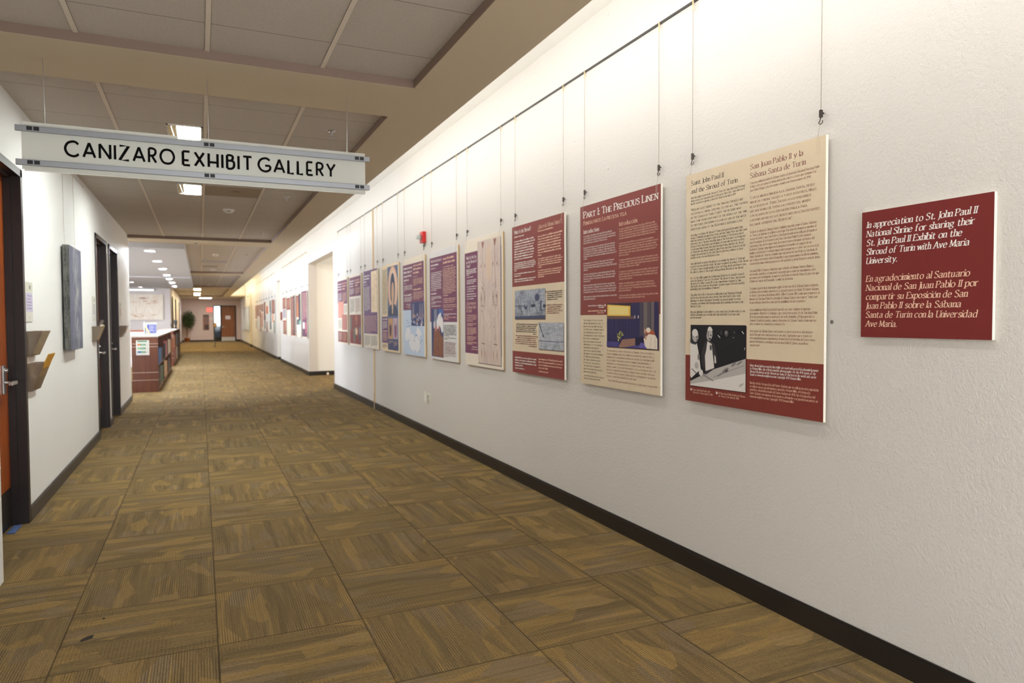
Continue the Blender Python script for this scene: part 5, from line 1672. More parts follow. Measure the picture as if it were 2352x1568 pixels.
ES = [(214, 272, ['En su visita a la Capilla de la S\u00e1bana Santa en Tur\u00edn, Italia, en 1998, San Juan Pablo', 'II comienza su discurso diciendo: "Al entrar en la Catedral, me detuve para adorar la', 'Eucarist\u00eda, el Sacramento que est\u00e1 en el centro de la Iglesia. A la luz de la presencia de', 'Cristo entre nosotros, me detuve luego frente a la S\u00e1bana Santa, la preciosa tela que', 'nos ayuda a comprender mejor el misterio del amor del Hijo de Dios por nosotros".'], 2, 406),
      (303, 378, ['La manera en que San Juan Pablo II se acerc\u00f3 a la S\u00e1bana Santa, deteni\u00e9ndose', 'primero en la Sagrada Eucarist\u00eda, nos recuerda que es Cristo, fundamento y centro de', 'nuestra fe, a quien buscamos y adoramos. La S\u00e1bana Santa, "que seg\u00fan la tradici\u00f3n', 'envolvi\u00f3 el cuerpo de nuestro Redentor despu\u00e9s de haber sido bajado de la cruz", nos', 'ayuda a ver el amor que Dios tiene por cada persona, un amor dispuesto a hacer el', 'mayor de los sacrificios.'], 1, 406),
      (407, 451, ['A medida que aprendemos m\u00e1s sobre la S\u00e1bana Santa de Tur\u00edn, nuestro coraz\u00f3n', 'se estremece y se nos presentan varias interrogantes. Encontramos la respuesta a', 'algunas en la Escritura, como por ejemplo: \u00bfQui\u00e9n envolvi\u00f3 el cuerpo de Jes\u00fas en el', 'Santo Sudario? \u00bfQui\u00e9n lo encontr\u00f3 y d\u00f3nde?'], 2, 404),
      (480, 526, ['Las respuestas a otras preguntas se encuentran en la tradici\u00f3n. \u00bfC\u00f3mo ha conservado', 'la Iglesia la S\u00e1bana Santa? \u00bfSe utiliz\u00f3 en la liturgia y el arte? \u00bfA d\u00f3nde ha viajado a lo', 'largo de los siglos de la historia? \u00bfEs la S\u00e1bana Santa de Tur\u00edn el mismo Santo Sudario', 'en el que fue enterrado Jes\u00fas?'], 0, 408),
      (554, 599, ['Finalmente, el conocimiento hist\u00f3rico y cient\u00edfico nos permiten aclarar otros', 'aspectos, como: \u00bfqu\u00e9 nos dicen las propiedades f\u00edsicas de la S\u00e1bana Santa de', 'Tur\u00edn sobre su origen y viajes? Y lo m\u00e1s importante: \u00bfqu\u00e9 evidencia da la Pasi\u00f3n y', 'Resurrecci\u00f3n de Jesucristo?'], 2, 392),
      (629, 643, ['Todo lo que aprendemos al contemplar y estudiar la S\u00e1bana Santa, nos lleva, en \u00faltima', 'instancia a la conversaci\u00f3n y uni\u00f3n con el Dios que nos ama.'], 0, 408)]
for (a, c, ls, i, w) in ES:
    p.para(ls, 484, a, c, 15, INKC, fit=(i, w), seg=2)
p.blur(100, 303, 686, 698, 2, 12, INKW, 0.3, 4, 'r'); p.blur(88, 303, 721, 734, 2, 12, INKC, 0.35, 5, 'r')
p.ell(319, 682, 7, 7, INKW); p.ell(319, 718, 7, 7, INKW)
p.para(['"As it speaks to us of love and', 'sin, the Shroud invites us all to', 'impress upon our spirit the face', 'of God\'s love, to remove from it', 'the tremendous reality of sin.', 'Contemplation of that tortured', 'Body helps contemporary', 'man to free himself from the', 'superficiality of the selfishness', 'with which he frequently', 'treats love and sin. Echoing', 'the word of God and centuries', 'of Christian consciousness,', 'the Shroud whispers: believe', 'in God\'s love, the greatest', 'treasure given to humanity,', 'and flee from sin, the greatest', 'misfortune in history."'], 42, 786, 1138, 17.5, INKB, fit=(5, 268), caps=True, seg=2)
p.para(['-Saint John Paul II, Address at the Cathedral of', 'Turin before the Shroud, May 24, 1998'], 46, 1164, 1182, 15, INKB, fit=(0, 259), slant=0.16, seg=2)
p.para(['"Al hablarnos de amor y de pecado, la S\u00e1bana Santa nos invita a', 'todos a imprimir en nuestro esp\u00edritu el rostro del amor de Dios, a', 'eliminar de \u00e9l la tremenda realidad del pecado. La contemplaci\u00f3n', 'de ese Cuerpo torturado ayuda al hombre contempor\u00e1neo a', 'liberarse de la superficialidad del ego\u00edsmo con el que a menudo', 'trata el amor y el pecado. Haciendo eco de la palabra de Dios y de', 'siglos de conciencia cristiana, la S\u00e1bana Santa susurra: crean en', 'el amor de Dios, el mayor tesoro dado a la humanidad, y huyan del', 'pecado, la mayor desgracia de la historia".'], 340, 982, 1147, 17.5, INKR, fit=(5, 536), caps=True, seg=2)
p.text('-San Juan Pablo II, Discurso en la Catedral de Tur\u00edn referente a la S\u00e1bana Santa, 24 de mayo de 1998', 352, 1174, 15, INKR, width=530, slant=0.16, seg=2)
# colour photo 343..897 x 673..951
def Q(x, y):
    return (343 + x * 554, 673 + y * 278)
p.rect(348, 678, 902, 957, ink('photo_shadow2', (96, 72, 62))); p.up()
p.rect(343, 673, 897, 951, ink('indigo', (50, 46, 84))); p.up()
p.poly([Q(0, 0), Q(0, 0.05), Q(0.5, 0.07), Q(0.5, 0)], ink('indigo_dark', (36, 34, 62)))
p.rect(*Q(0.66, 0.0), *Q(0.72, 0.72), ink('pillar_a', (74, 68, 84))); p.rect(*Q(0.73, 0.0), *Q(0.80, 0.75), ink('pillar_b', (112, 100, 98))); p.rect(*Q(0.80, 0.0), *Q(0.86, 0.75), ink('pillar_c', (86, 78, 84))); p.rect(*Q(0.87, 0.0), *Q(0.92, 0.8), ink('pillar_b', (112, 100, 98)))
p.rect(*Q(0.0, 0.30), *Q(0.55, 0.355), ink('frame_brown', (104, 78, 72))); p.up()
p.rect(*Q(0.0, 0.015), *Q(0.50, 0.30), ink('frame_dark', (60, 44, 50))); p.up()
p.poly([Q(0.01, 0.285), Q(0.485, 0.295), Q(0.485, 0.07), Q(0.01, 0.02)], ink('glow_gold', (226, 182, 84))); p.up()
p.poly([Q(0.04, 0.255), Q(0.45, 0.265), Q(0.45, 0.09), Q(0.04, 0.05)], ink('glow_pale', (232, 210, 134)))
for k in range(9):
    p.rect(*Q(0.02 + k * 0.058, 0.40), *Q(0.03 + k * 0.058, 0.82), ink('indigo_line', (64, 60, 104)))
p.rect(*Q(0.565, 0.28), *Q(0.58, 0.345), ink('glint', (214, 206, 196))); p.rect(*Q(0.63, 0.28), *Q(0.645, 0.345), ink('glint', (214, 206, 196)))
p.poly([Q(0.24, 1.0), Q(0.58, 0.98), Q(0.58, 0.78), Q(0.33, 0.82)], ink('floor_tan', (146, 110, 96))); p.up()
p.rect(*Q(0.0, 0.88), *Q(0.26, 1.0), ink('violet', (74, 68, 124))); p.poly([Q(0.36, 0.995), Q(0.80, 0.995), Q(0.72, 0.90)], ink('violet', (74, 68, 124))); p.rect(*Q(0.58, 0.76), *Q(0.74, 0.93), ink('indigo_dark', (36, 34, 62)))
p.up(); p.poly([Q(0.65, 0.98), Q(0.80, 0.99), Q(0.78, 0.88), Q(0.68, 0.87)], ink('violet_light', (98, 90, 160)))
r = random.Random(2)
for k in range(34):
    a = r.random() * 6.28; q = r.random() ** 0.5
    p.ell(*Q(0.285 + 0.06 * q * math.cos(a), 0.75 + 0.12 * q * math.sin(a)), 6, 5, [ink('bloom', (196, 186, 120)), ink('stem', (86, 92, 66)), ink('bloom2', (150, 146, 92))][k % 3], 8)
p.up()
wh = ink('robe', (226, 214, 198))
p.poly([Q(*q) for q in ((0.74, 0.78), (0.76, 0.93), (0.80, 0.99), (0.985, 0.995), (0.985, 0.78), (0.93, 0.66), (0.84, 0.66), (0.79, 0.74))], wh); p.up()
p.poly([Q(*q) for q in ((0.78, 0.70), (0.84, 0.68), (0.95, 0.70), (0.93, 0.62), (0.87, 0.58), (0.80, 0.58))], ink('hair_red', (168, 92, 62))); p.ell(*Q(0.765, 0.62), 9, 15, ink('skin', (206, 150, 124))); p.up()
p.ell(*Q(0.825, 0.595), 22, 15, wh); p.ell(*Q(0.78, 0.76), 8, 14, ink('skin', (206, 150, 124)))
p.line([Q(0.88, 0.72), Q(0.86, 0.98)], 4, ink('robe_fold', (196, 176, 156))); p.line([Q(0.94, 0.76), Q(0.95, 0.98)], 4, ink('robe_fold', (196, 176, 156)))
p.build('printed_sheet', t); cables(4.165, 0.914, 2.146, 'the panel with the praying figure photo', 'cables of the near panels')

# --- what is the shroud panel
t, p = panel(5.31, 914, ZB, HH, 'maroon and tan panel with two blue-grey cloth weave photos', G0)
p.rect(0, 0, 914, 500, MAR); p.rect(0, 500, 914, 1037, TAN); p.rect(0, 1037, 914, HH, MAR); p.up()
p.text('What Is the Shroud?', 45, 62, 42, INKW, width=320, bold=1.0, seg=3); p.text('\u00bfQu\u00e9 es la S\u00e1bana Santa?', 487, 69, 42, INKC, width=374, seg=3, slant=0.08)
p.blur(46, 230, 92, 92, 1, 16, INKW, 1.0, 1); p.blur(487, 760, 93, 93, 1, 16, INKC, 1.0, 2)
p.blur(45, 438, 131, 279, 8, 17, INKW, 0.9, 3); p.blur(486, 890, 135, 280, 8, 17, INKC, 0.2, 4)
p.blur(44, 450, 310, 370, 5, 14, INKW, 0.1, 5); p.blur(486, 892, 306, 372, 5, 14, INKC, 0.2, 6)
p.blur(43, 450, 398, 416, 2, 14, INKW, 0.3, 7); p.blur(43, 450, 445, 462, 2, 14, INKW, 0.9, 8); p.blur(486, 888, 398, 446, 4, 14, INKC, 0.3, 9)
p.rect(58, 540, 615, 776, ink('photo_shadow2', (96, 72, 62))); p.rect(503, 804, 910, 1012, ink('photo_shadow2', (96, 72, 62))); p.up()
WV = weave_material('weave_blue', (72, 78, 98), (164, 170, 182), 90); WV2 = weave_material('weave_grey', (112, 118, 134), (186, 190, 198), 120)
p.rect(52, 534, 609, 769, WV); p.rect(497, 797, 904, 1005, WV2); p.up()
DK = ink('weave_dark', (58, 62, 84))
p.rect(52, 660, 290, 666, DK); p.poly([(52, 748), (609, 742), (609, 769), (52, 769)], ink('weave_mid', (74, 80, 104))); p.ell(262, 668, 30, 26, ink('weave_mid', (74, 80, 104))); p.ell(268, 652, 16, 14, WV2); p.ell(400, 664, 42, 12, DK); p.ell(545, 668, 22, 42, ink('weave_mid', (74, 80, 104))); p.ell(592, 670, 22, 14, DK); p.ell(470, 600, 42, 30, ink('weave_mid', (74, 80, 104)))
p.rect(497, 938, 904, 943, ink('weave_mid', (74, 80, 104))); p.up(); p.ell(560, 668, 12, 32, WV2); p.up()
p.arrow((105, 622), (214, 738), 5, ink('arrow', (30, 32, 48))); p.arrow((395, 618), (500, 738), 5, ink('arrow', (30, 32, 48))); p.arrow((505, 806), (590, 918), 7, ink('arrow', (30, 32, 48)))
p.blur(640, 895, 567, 626, 5, 14, INKB, 0.7, 10); p.blur(643, 898, 669, 729, 5, 14, INKR, 0.8, 11); p.blur(62, 459, 816, 893, 6, 14, INKB, 0.15, 12, 'r'); p.blur(58, 459, 912, 992, 6, 14, INKR, 0.35, 13, 'r')
for (x, y) in ((624, 563), (624, 666), (472, 813), (474, 912)):
    p.ell(x, y, 6, 6, INKB)
p.blur(51, 460, 1095, 1160, 4, 17, INKW, 0.4, 14); p.blur(54, 235, 1183, 1183, 1, 13, INKW, 1, 15); p.blur(493, 898, 1088, 1156, 4, 17, INKC, 0.4, 16); p.blur(498, 660, 1183, 1183, 1, 13, INKC, 1, 17)
p.build('printed_sheet', t); cables(5.31, 0.914, 2.146, 'the panel with two cloth weave photos', 'cables of the near panels')

# --- tall linen photo panel
t, p = panel(6.452, 914, ZB, HH, 'daylight-tinted maroon panel with a tall stained linen photo over its right half', G0, edge=M_WARM_SHADE)
p.rect(0, 0, 914, HH, CREAM); p.up(); p.rect(0, 119, 914, 1102, MAR_DAYLIT); p.up()
for i, s in enumerate(('What Do We See', 'on the Shroud of', 'Turin?')):
    p.text(s, 42, 183 + i * 40, 42, INKW, width=(278, 285, 110)[i], bold=1.0)
p.blur(42, 320, 290, 340, 4, 17, INKW, 0.3, 1)
for k, (a, c, n) in enumerate(((362, 362, 1), (392, 424, 3), (456, 500, 3), (528, 574, 3))):
    p.blur(52, 320, a, c, n, 14, INKW, 0.7, 2 + k)
for i, s in enumerate(('\u00bfQu\u00e9 vemos en', 'la S\u00e1bana Santa', 'de Tur\u00edn?')):
    p.text(s, 42, 626 + i * 37, 42, INKC, width=(255, 262, 150)[i])
for k, (a, c, n) in enumerate(((735, 790, 4), (818, 834, 2), (860, 920, 5), (946, 978, 3), (1000, 1014, 2))):
    p.blur(52, 320, a, c, n, 14, INKC, 0.6, 9 + k)
p.blur(190, 330, 1042, 1042, 1, 12, INKW, 1, 20); p.blur(170, 330, 1064, 1064, 1, 12, INKC, 1, 21)
p.rect(356, 46, 908, 1190, ink('photo_shadow3', (112, 96, 100))); p.up()
p.rect(350, 38, 896, 1182, linen_material('old_linen', (214, 196, 182), (190, 170, 164))); p.up()
ST = [ink('stain_a', (150, 108, 98)), ink('stain_b', (118, 76, 72)), ink('stain_c', (176, 146, 134))]
r = random.Random(9)
for cx in (482, 770):
    p.line([(cx, 60), (cx + 4, 500)], 7, ST[0]); p.line([(cx + 4, 500), (cx + 10, 1170)], 5, ST[2])
    p.poly([(cx - 34, 50), (cx + 34, 50), (cx + 10, 110), (cx - 8, 112)], ST[0])
    for (y0, hh, w) in ((240, 60, 46), (470, 190, 44), (1010, 150, 40)):
        for s in (-1, 1):
            p.poly([(cx + s * w, y0 + hh * 0.15), (cx + s * (w + 9), y0 + hh * 0.5), (cx + s * w, y0 + hh), (cx + s * (w - 7), y0 + hh * 0.55)][::s], ST[1] if y0 < 500 else ST[0])
    p.line([(cx - 50, 640), (cx + 56, 648)], 5, ST[0]); p.line([(cx - 40, 995), (cx + 50, 1000)], 7, ST[1])
    for k in range(16):
        p.ell(cx + 6 + (r.random() - 0.5) * 70, 430 + r.random() * 520, 3 + 5 * r.random(), 5 + 9 * r.random(), ST[k % 3], 8)
p.ell(625, 260, 60, 170, ink('linen_warm', (214, 190, 170)), 16)
for k in range(14):
    p.ell(400 + r.random() * 460, 300 + r.random() * 700, 4, 5, ST[1], 7)
p.line([(430, 690), (620, 860)], 3, ST[2]); p.line([(620, 860), (860, 700)], 3, ST[2])
p.build('printed_sheet', t); cables(6.452, 0.914, 2.146, 'the tall linen photo panel', 'cables of the near panels')

# --- where was it kept panel
t, p = panel(7.60, 914, ZB, HH, 'daylight-tinted maroon panel with a photo of a white draped shape above brown floor', G0, edge=M_WARM_SHADE)
p.rect(0, 0, 914, HH, GREYC); p.up(); p.rect(0, 75, 914, 798, MAR_DAYLIT); p.up()
p.text('Where Was the Shroud of', 46, 126, 40, INKW, width=385, bold=0.8); p.text('Jerusalem Found?', 46, 168, 40, INKW, width=265, bold=0.8) if False else p.blur(46, 310, 168, 168, 1, 34, INKW, 1, 30)
p.blur(475, 860, 126, 168, 2, 34, INKC, 0.95, 31)
p.blur(48, 210, 200, 200, 1, 14, INKW, 1, 1); p.blur(475, 800, 208, 208, 1, 14, INKC, 1, 2)
p.blur(46, 435, 250, 448, 11, 15, INKW, 0.55, 3); p.blur(470, 890, 232, 492, 16, 14, INKC, 0.7, 4)
p.blur(46, 250, 486, 486, 1, 20, INKW, 1, 5); p.blur(46, 420, 520, 552, 3, 13, INKW, 0.3, 6); p.blur(46, 420, 578, 596, 2, 13, INKW, 0.4, 7); p.blur(46, 380, 624, 624, 1, 13, INKW, 1, 8)
p.blur(476, 640, 518, 518, 1, 18, INKC, 1, 9); p.blur(476, 900, 552, 590, 3, 13, INKC, 0.8, 10); p.blur(476, 900, 620, 640, 2, 13, INKC, 1, 11); p.blur(476, 800, 668, 668, 1, 13, INKC, 1, 12)
p.blur(480, 900, 716, 732, 2, 13, INKW, 0.4, 13); p.blur(480, 900, 752, 768, 2, 13, INKC, 0.4, 14)
p.blur(500, 888, 838, 950, 8, 16, INKB, 0.4, 15); p.blur(500, 888, 972, 986, 2, 12, INKB, 0.3, 16); p.blur(500, 888, 1022, 1140, 9, 16, INKR, 0.9, 17); p.blur(500, 888, 1160, 1172, 2, 12, INKR, 0.3, 18)
p.rect(52, 650, 475, 1188, ink('photo_indigo', (56, 66, 110))); p.up()
p.poly([(95, 1180), (470, 1180), (470, 980), (300, 890), (140, 880)], ink('floor_brown', (130, 86, 70))); p.rect(150, 655, 250, 800, ink('wall_grey', (122, 128, 146))); p.rect(300, 655, 470, 720, ink('photo_blue', (74, 98, 160))); p.up()
p.poly([(230, 800), (300, 720), (370, 700), (385, 690), (400, 730), (450, 760), (470, 800), (465, 900), (420, 920), (370, 850), (250, 880)], ink('drape_white', (226, 222, 224))); p.ell(165, 830, 42, 44, ink('drape_shade', (196, 192, 200))); p.up(); p.ell(215, 872, 40, 34, ink('drape_red', (176, 112, 104))); p.ell(330, 870, 26, 34, ink('drape_red', (176, 112, 104))); p.ell(370, 745, 14, 20, ink('drape_shade', (196, 192, 200)))
for k in range(30):
    p.ell(130 + r.random() * 320, 960 + r.random() * 210, 14, 5, [ink('brown_a', (148, 100, 76)), ink('brown_b', (112, 72, 62)), ink('brown_c', (166, 118, 86))][k % 3], 8)
p.build('printed_sheet', t); cables(7.60, 0.914, 2.146, 'the panel with the white draped shape', 'cables of the near panels')

# --- map panel
t, p = panel(8.746, 914, ZB, HH, 'daylight-tinted maroon panel with a pale blue map filling its lower half', G0, edge=M_WARM_SHADE)
p.rect(0, 0, 914, HH, CREAM); p.up(); p.rect(0, 75, 914, 650, MAR_DAYLIT); p.rect(0, 650, 914, HH, ink('map_sea', (186, 200, 220))); p.up()
p.blur(40, 430, 130, 280, 4, 36, INKW, 0.6, 1); p.blur(470, 860, 118, 206, 3, 34, INKC, 0.7, 2); p.blur(45, 160, 312, 312, 1, 14, INKW, 1, 3); p.blur(470, 640, 248, 248, 1, 14, INKC, 1, 4)
p.blur(45, 440, 345, 408, 5, 13, INKW, 0.15, 5); p.blur(470, 895, 278, 350, 6, 13, INKC, 0.3, 6); p.blur(45, 400, 468, 468, 1, 32, INKW, 1, 7); p.blur(470, 800, 410, 410, 1, 30, INKC, 1, 8)
p.blur(50, 440, 492, 540, 4, 13, INKW, 0.8, 9); p.blur(470, 900, 440, 520, 6, 13, INKC, 0.6, 10); p.blur(130, 340, 580, 594, 2, 11, INKW, 0.5, 11, 'r'); p.blur(130, 340, 612, 626, 2, 11, INKC, 0.4, 12, 'r')
LND = ink('map_land', (218, 218, 224))
for poly in ([(70, 980), (150, 880), (220, 860), (330, 900), (300, 1010), (120, 1050)], [(250, 1080), (340, 940), (480, 960), (560, 1040), (500, 1170), (330, 1140)], [(480, 1120), (540, 980), (720, 960), (760, 1100), (640, 1180)], [(560, 940), (640, 860), (760, 900), (820, 960), (700, 970)]):
    p.poly(poly[::-1], LND)
p.up()
for (x, y) in ((180, 780), (230, 810), (200, 860), (270, 850), (590, 960), (500, 1030), (760, 1050), (700, 1160), (820, 1020)):
    p.ell(x, y, 16, 8, ink('map_mark', (74, 94, 140)), 8)
p.line([(600, 965), (760, 1045)], 4, ink('map_mark', (74, 94, 140))); p.line([(740, 1060), (700, 1160)], 4, ink('map_mark', (74, 94, 140))); p.line([(560, 950), (500, 1020)], 4, ink('map_mark', (74, 94, 140)))
p.rect(368, 556, 922, 848, ink('crowd_blue', (52, 64, 112))); p.up()
for k in range(46):
    x, y = 385 + r.random() * 500, 700 + r.random() * 135
    p.ell(x, y, 8 + 10 * r.random(), 12 + 10 * r.random(), [ink('crowd_a', (176, 170, 190)), ink('crowd_b', (196, 150, 96)), ink('crowd_c', (92, 82, 120)), ink('crowd_d', (222, 222, 232))][k % 4], 8)
for x in (420, 470, 720, 780, 840):
    p.poly([(x, 760), (x + 34, 760), (x + 24, 575), (x + 6, 575)], ink('crowd_e', (150, 136, 150)))
p.build('printed_sheet', t); cables(8.746, 0.914, 2.146, 'the pale blue map panel', 'cables of the near panels')

# --- haloed portrait panel (plain generic figure)
t, p = panel(9.91, 914, ZB, HH, 'cream panel with a large hooded figure before a peach disc', G0, edge=M_WARM_SHADE)
p.rect(0, 0, 914, HH, ink('cream_warm', (230, 210, 176))); p.up()
p.blur(36, 325, 66, 690, 34, 15, INKB, 0.8, 1); p.rect(0, 726, 352, 1100, PUR_DAYLIT); p.blur(20, 345, 1130, 1170, 4, 12, INKB, 0.5, 2); p.up(); p.blur(40, 320, 770, 770, 1, 30, INKW, 1, 3); p.blur(40, 320, 800, 900, 8, 13, INKW, 0.3, 4); p.blur(40, 320, 940, 940, 1, 26, INKC, 1, 5); p.blur(40, 320, 965, 1070, 8, 13, INKC, 0.6, 6)
p.rect(345, 36, 914, 1190, ink('icon_blue', (92, 104, 140))); p.up()
p.ell(635, 340, 262, 300, ink('halo_peach', (224, 176, 140)), 36); p.up(); p.ell(635, 335, 212, 255, ink('halo_pale', (226, 196, 176)), 36); p.up()
p.poly([(370, 720), (420, 620), (520, 560), (740, 560), (850, 620), (914, 700), (914, 720)][::-1], ink('cloak', (52, 62, 88))); p.ell(632, 360, 128, 230, ink('cloak', (52, 62, 88)), 30); p.up()
p.ell(638, 390, 74, 136, ink('face_plain', (206, 170, 142)), 26); p.poly([(560, 500), (600, 690), (640, 690), (680, 500)][::-1], ink('face_plain', (206, 170, 142)))
p.rect(381, 750, 621, 1036, ink('small_gold', (196, 152, 108))); p.rect(640, 750, 880, 1030, ink('small_rose', (190, 168, 184))); p.up()
p.ell(500, 900, 60, 110, ink('small_dark', (70, 56, 74)), 18); p.ell(500, 820, 26, 34, ink('small_face', (206, 164, 120)), 14); p.ell(770, 900, 70, 120, ink('small_mauve', (124, 86, 110)), 18); p.ell(770, 816, 28, 34, ink('small_pale', (214, 188, 190)), 14)
p.rect(370, 1050, 914, 1190, ink('icon_dark', (66, 72, 108))); p.up(); p.blur(400, 640, 1076, 1100, 2, 14, INKC, 0.5, 8); p.blur(660, 880, 1076, 1130, 4, 12, INKC, 0.5, 9)
p.build('printed_sheet', t); cables(9.91, 0.914, 2.146, 'the panel with the hooded figure', 'cables of the near panels')

# --- drawing sheet panel
t, p = panel(11.109, 930, ZB, HH, 'daylight-tinted maroon panel with a yellowed drawing sheet at its upper right', G0, edge=M_WARM_SHADE)
p.rect(0, 0, 930, 986, PUR_DAYLIT); p.rect(0, 986, 930, HH, CREAM); p.up()
p.blur(40, 430, 90, 180, 3, 40, INKW, 0.5, 1); p.blur(40, 230, 220, 220, 1, 18, INKW, 1, 2); p.blur(40, 460, 262, 620, 22, 14, INKW, 0.6, 3); p.blur(40, 900, 720, 960, 12, 14, INKC, 0.5, 4)
p.blur(40, 450, 1030, 1170, 8, 15, INKB, 0.6, 5); p.blur(490, 900, 1030, 1170, 8, 15, INKB, 0.3, 6)
p.rect(523, 30, 915, 655, linen_material('old_sheet', (236, 214, 172), (224, 192, 150))); p.up()
for k in range(40):
    p.ell(545 + r.random() * 350, 60 + r.random() * 560, 4 + 7 * r.random(), 8 + 16 * r.random(), [ink('draw_a', (196, 120, 100)), ink('draw_b', (120, 110, 130)), ink('draw_c', (214, 150, 120)), ink('draw_d', (176, 150, 110))][k % 4], 8)
p.build('printed_sheet', t); cables(11.109, 0.93, 2.146, 'the panel with the drawing sheet', 'cables of the near panels')

# --- panel with cream middle
t, p = panel(12.268, 930, ZB, HH, 'maroon panel with a cream middle band and small coloured figures below', G0, edge=M_WARM_SHADE)
p.rect(0, 0, 930, HH, CREAM); p.up(); p.rect(0, 38, 930, 368, MAR_DAYLIT); p.rect(0, 682, 930, 1180, MAR); p.up()
p.blur(45, 430, 110, 200, 3, 38, INKW, 0.7, 1); p.blur(480, 880, 110, 200, 3, 38, INKC, 0.6, 2); p.blur(45, 430, 240, 330, 6, 14, INKW, 0.6, 3); p.blur(480, 880, 240, 330, 6, 14, INKC, 0.6, 4)
p.blur(45, 430, 420, 640, 13, 14, INKB, 0.5, 5); p.blur(490, 890, 420, 640, 13, 14, INKR, 0.5, 6)
for (x, y, rx, ry, c) in ((110, 830, 50, 130, 'fig_green'), (560, 800, 60, 110, 'fig_orange'), (560, 960, 90, 70, 'fig_cream'), (380, 1030, 80, 130, 'fig_green'), (830, 1000, 90, 130, 'fig_grey')):
    p.ell(x, y, rx, ry, ink(c, {'fig_green': (104, 124, 110), 'fig_orange': (196, 116, 78), 'fig_cream': (220, 184, 148), 'fig_grey': (128, 122, 128)}[c]), 16)
p.up(); p.ell(560, 850, 30, 90, ink('small_dark', (70, 56, 74)), 12); p.ell(380, 1030, 46, 90, ink('fig_dark', (92, 100, 92)), 12); p.ell(840, 1060, 50, 60, ink('small_dark', (70, 56, 74)), 12)
p.build('printed_sheet', t); cables(12.268, 0.93, 2.146, 'the panel with the cream middle band', 'cables of the near panels')

# --- last near panel
t, p = panel(13.415, 930, ZB, HH, 'maroon panel with two pinkish patches, last before the wide wall opening', G0, edge=M_WARM_SHADE)
p.rect(0, 0, 930, HH, CREAM); p.up(); p.rect(0, 40, 930, 475, MAR_DAYLIT); p.rect(0, 985, 930, 1185, MAR); p.up()
p.blur(40, 420, 110, 210, 3, 36, INKW, 0.9, 1); p.blur(470, 880, 110, 210, 3, 36, INKC, 0.7, 2); p.blur(40, 420, 280, 420, 9, 14, INKW, 0.6, 3); p.blur(470, 880, 280, 440, 10, 14, INKC, 0.6, 4)
p.rect(30, 430, 600, 735, ink('patch_rose', (214, 152, 136))); p.rect(410, 672, 915, 955, ink('patch_mauve', (180, 122, 112))); p.blur(640, 900, 520, 640, 7, 13, INKB, 0.6, 5); p.blur(40, 380, 780, 930, 9, 13, INKB, 0.6, 6); p.up()
p.blur(40, 430, 1020, 1160, 7, 14, INKW, 0.6, 7); p.blur(480, 890, 1020, 1160, 7, 14, INKC, 0.6, 8)
p.build('printed_sheet', t); cables(13.415, 0.93, 2.146, 'the last near panel by the wide opening', 'cables of the near panels')

# --- panels farther along, between and beyond the openings
def far_panel(y0, W, spec, desc, group, seed, short):
    t, p = panel(y0, W, 0.915, 1195, desc, group)
    p.rect(0, 0, W, 1195, CREAM); p.up()
    for (x0, a, x1, c, m) in spec:
        p.rect(x0 * W, a * 1195, x1 * W, c * 1195, m)
        p.up()
        if m in (MAR, MAR_DAYLIT, MAR1):
            p.blur(x0 * W + 40, x1 * W - 30, a * 1195 + 70, c * 1195 - 40, max(2, int((c - a) * 26)), 26, INKC, 0.6, seed)
    p.build('printed_sheet', t)
    cables(y0, W / 1000, 2.11, short, group + ' cables')
DKP, ORG, GRN, WHT = ink('far_dark', (72, 64, 72)), ink('far_orange', (206, 104, 62)), ink('far_teal', (108, 158, 148)), ink('far_pale', (214, 212, 206))
G1, G2 = 'five panels between the wall openings', 'panels beyond the narrow wall opening'
far_panel(18.49, 890, [(0, 0.0, 0.98, 0.62, MAR_DAYLIT), (0, 0.62, 0.98, 0.97, ink('far_purple', (104, 72, 92))), (0.12, 0.66, 0.5, 0.80, WHT), (0.6, 0.66, 0.9, 0.9, ink('far_rose', (170, 96, 108)))], 'mauve panel with a pale photo below, first after the wide opening', G1, 1, 'the first panel past the wide opening')
far_panel(19.66, 900, [(0, 0.06, 0.5, 0.5, MAR), (0.0, 0.22, 0.5, 0.55, ink('far_sepia', (176, 112, 84))), (0.5, 0.03, 0.95, 0.66, DKP), (0.1, 0.6, 0.5, 0.72, DKP), (0.55, 0.62, 0.92, 0.72, GRN)], 'cream panel with a tall dark photo and a small teal patch', G1, 2, 'the second panel past the wide opening')
far_panel(20.83, 900, [(0, 0.05, 1, 0.98, MAR), (0.45, 0.03, 0.9, 0.95, DKP)], 'maroon panel with a full-height dark photo strip', G1, 3, 'the third panel past the wide opening')
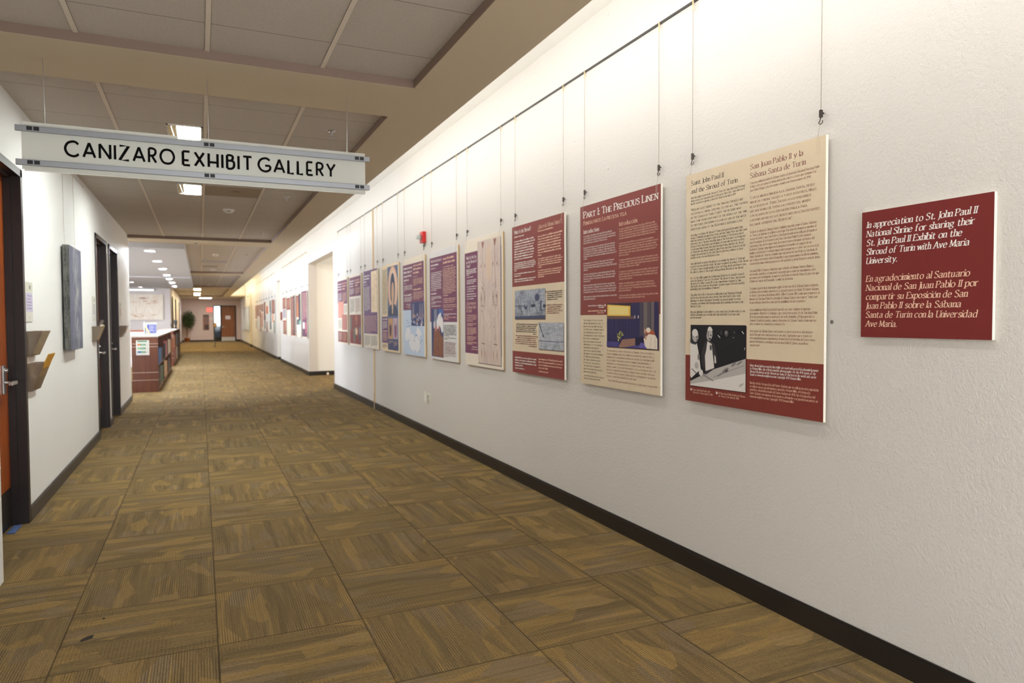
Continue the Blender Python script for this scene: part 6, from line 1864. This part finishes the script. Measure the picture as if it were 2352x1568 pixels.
far_panel(21.96, 890, [(0, 0.06, 1, 0.36, MAR), (0.05, 0.38, 0.95, 0.97, ink('far_linen', (222, 206, 186)))], 'panel with maroon heading above plain linen-coloured sheet', G1, 4, 'the fourth panel past the wide opening')
far_panel(23.08, 890, [(0, 0.03, 0.95, 0.32, MAR), (0.0, 0.34, 0.95, 0.56, ink('far_lilac', (160, 152, 160))), (0.05, 0.62, 1, 0.98, MAR), (0.2, 0.85, 0.6, 0.95, ink('far_olive', (110, 92, 66)))], 'panel with lilac photo between two maroon blocks', G1, 5, 'the fifth panel past the wide opening')
SP = [([(0, 0.0, 1, 0.42, MAR), (0.1, 0.44, 0.6, 0.68, ink('far_salmon', (220, 150, 118))), (0.6, 0.62, 1, 1, ink('far_green', (112, 128, 116)))], 'panel with salmon and green blocks, first beyond the narrow opening'),
      ([(0.3, 0.0, 0.9, 0.9, ink('far_slate', (96, 104, 112))), (0, 0.35, 0.5, 0.65, WHT)], 'slate grey panel with a pale block, second beyond the narrow opening'),
      ([(0, 0.15, 0.8, 0.40, ORG), (0, 0.40, 1, 0.64, WHT), (0, 0.66, 0.5, 1, MAR)], 'panel with an orange block above white, third beyond the narrow opening'),
      ([(0, 0.0, 0.9, 0.6, MAR), (0.3, 0.3, 0.7, 0.9, DKP)], 'maroon panel with dark strip, fourth beyond the narrow opening'),
      ([(0, 0.04, 1, 0.30, MAR), (0.1, 0.36, 0.7, 0.85, ORG)], 'panel with a large orange lower block, fifth beyond the narrow opening'),
      ([(0, 0.04, 1, 0.5, MAR), (0.2, 0.24, 0.8, 0.28, WHT), (0.4, 0.5, 1, 1, MAR)], 'mostly maroon panel, sixth beyond the narrow opening'),
      ([(0, 0.04, 1, 0.45, MAR), (0.1, 0.50, 0.9, 0.90, WHT)], 'panel with maroon top and white lower sheet, seventh beyond the narrow opening'),
      ([(0, 0.04, 1, 0.55, MAR), (0.1, 0.62, 0.9, 0.95, ink('far_lilac', (160, 152, 160)))], 'panel with maroon top and lilac photo, farthest of the row')]
for k, (spec, d) in enumerate(SP):
    far_panel(26.75 + k * 1.19, 1000 if k < 7 else 900, spec, d, G2, 20 + k, 'the %s panel past the narrow opening' % ORD[k].replace('nearest', 'first'))
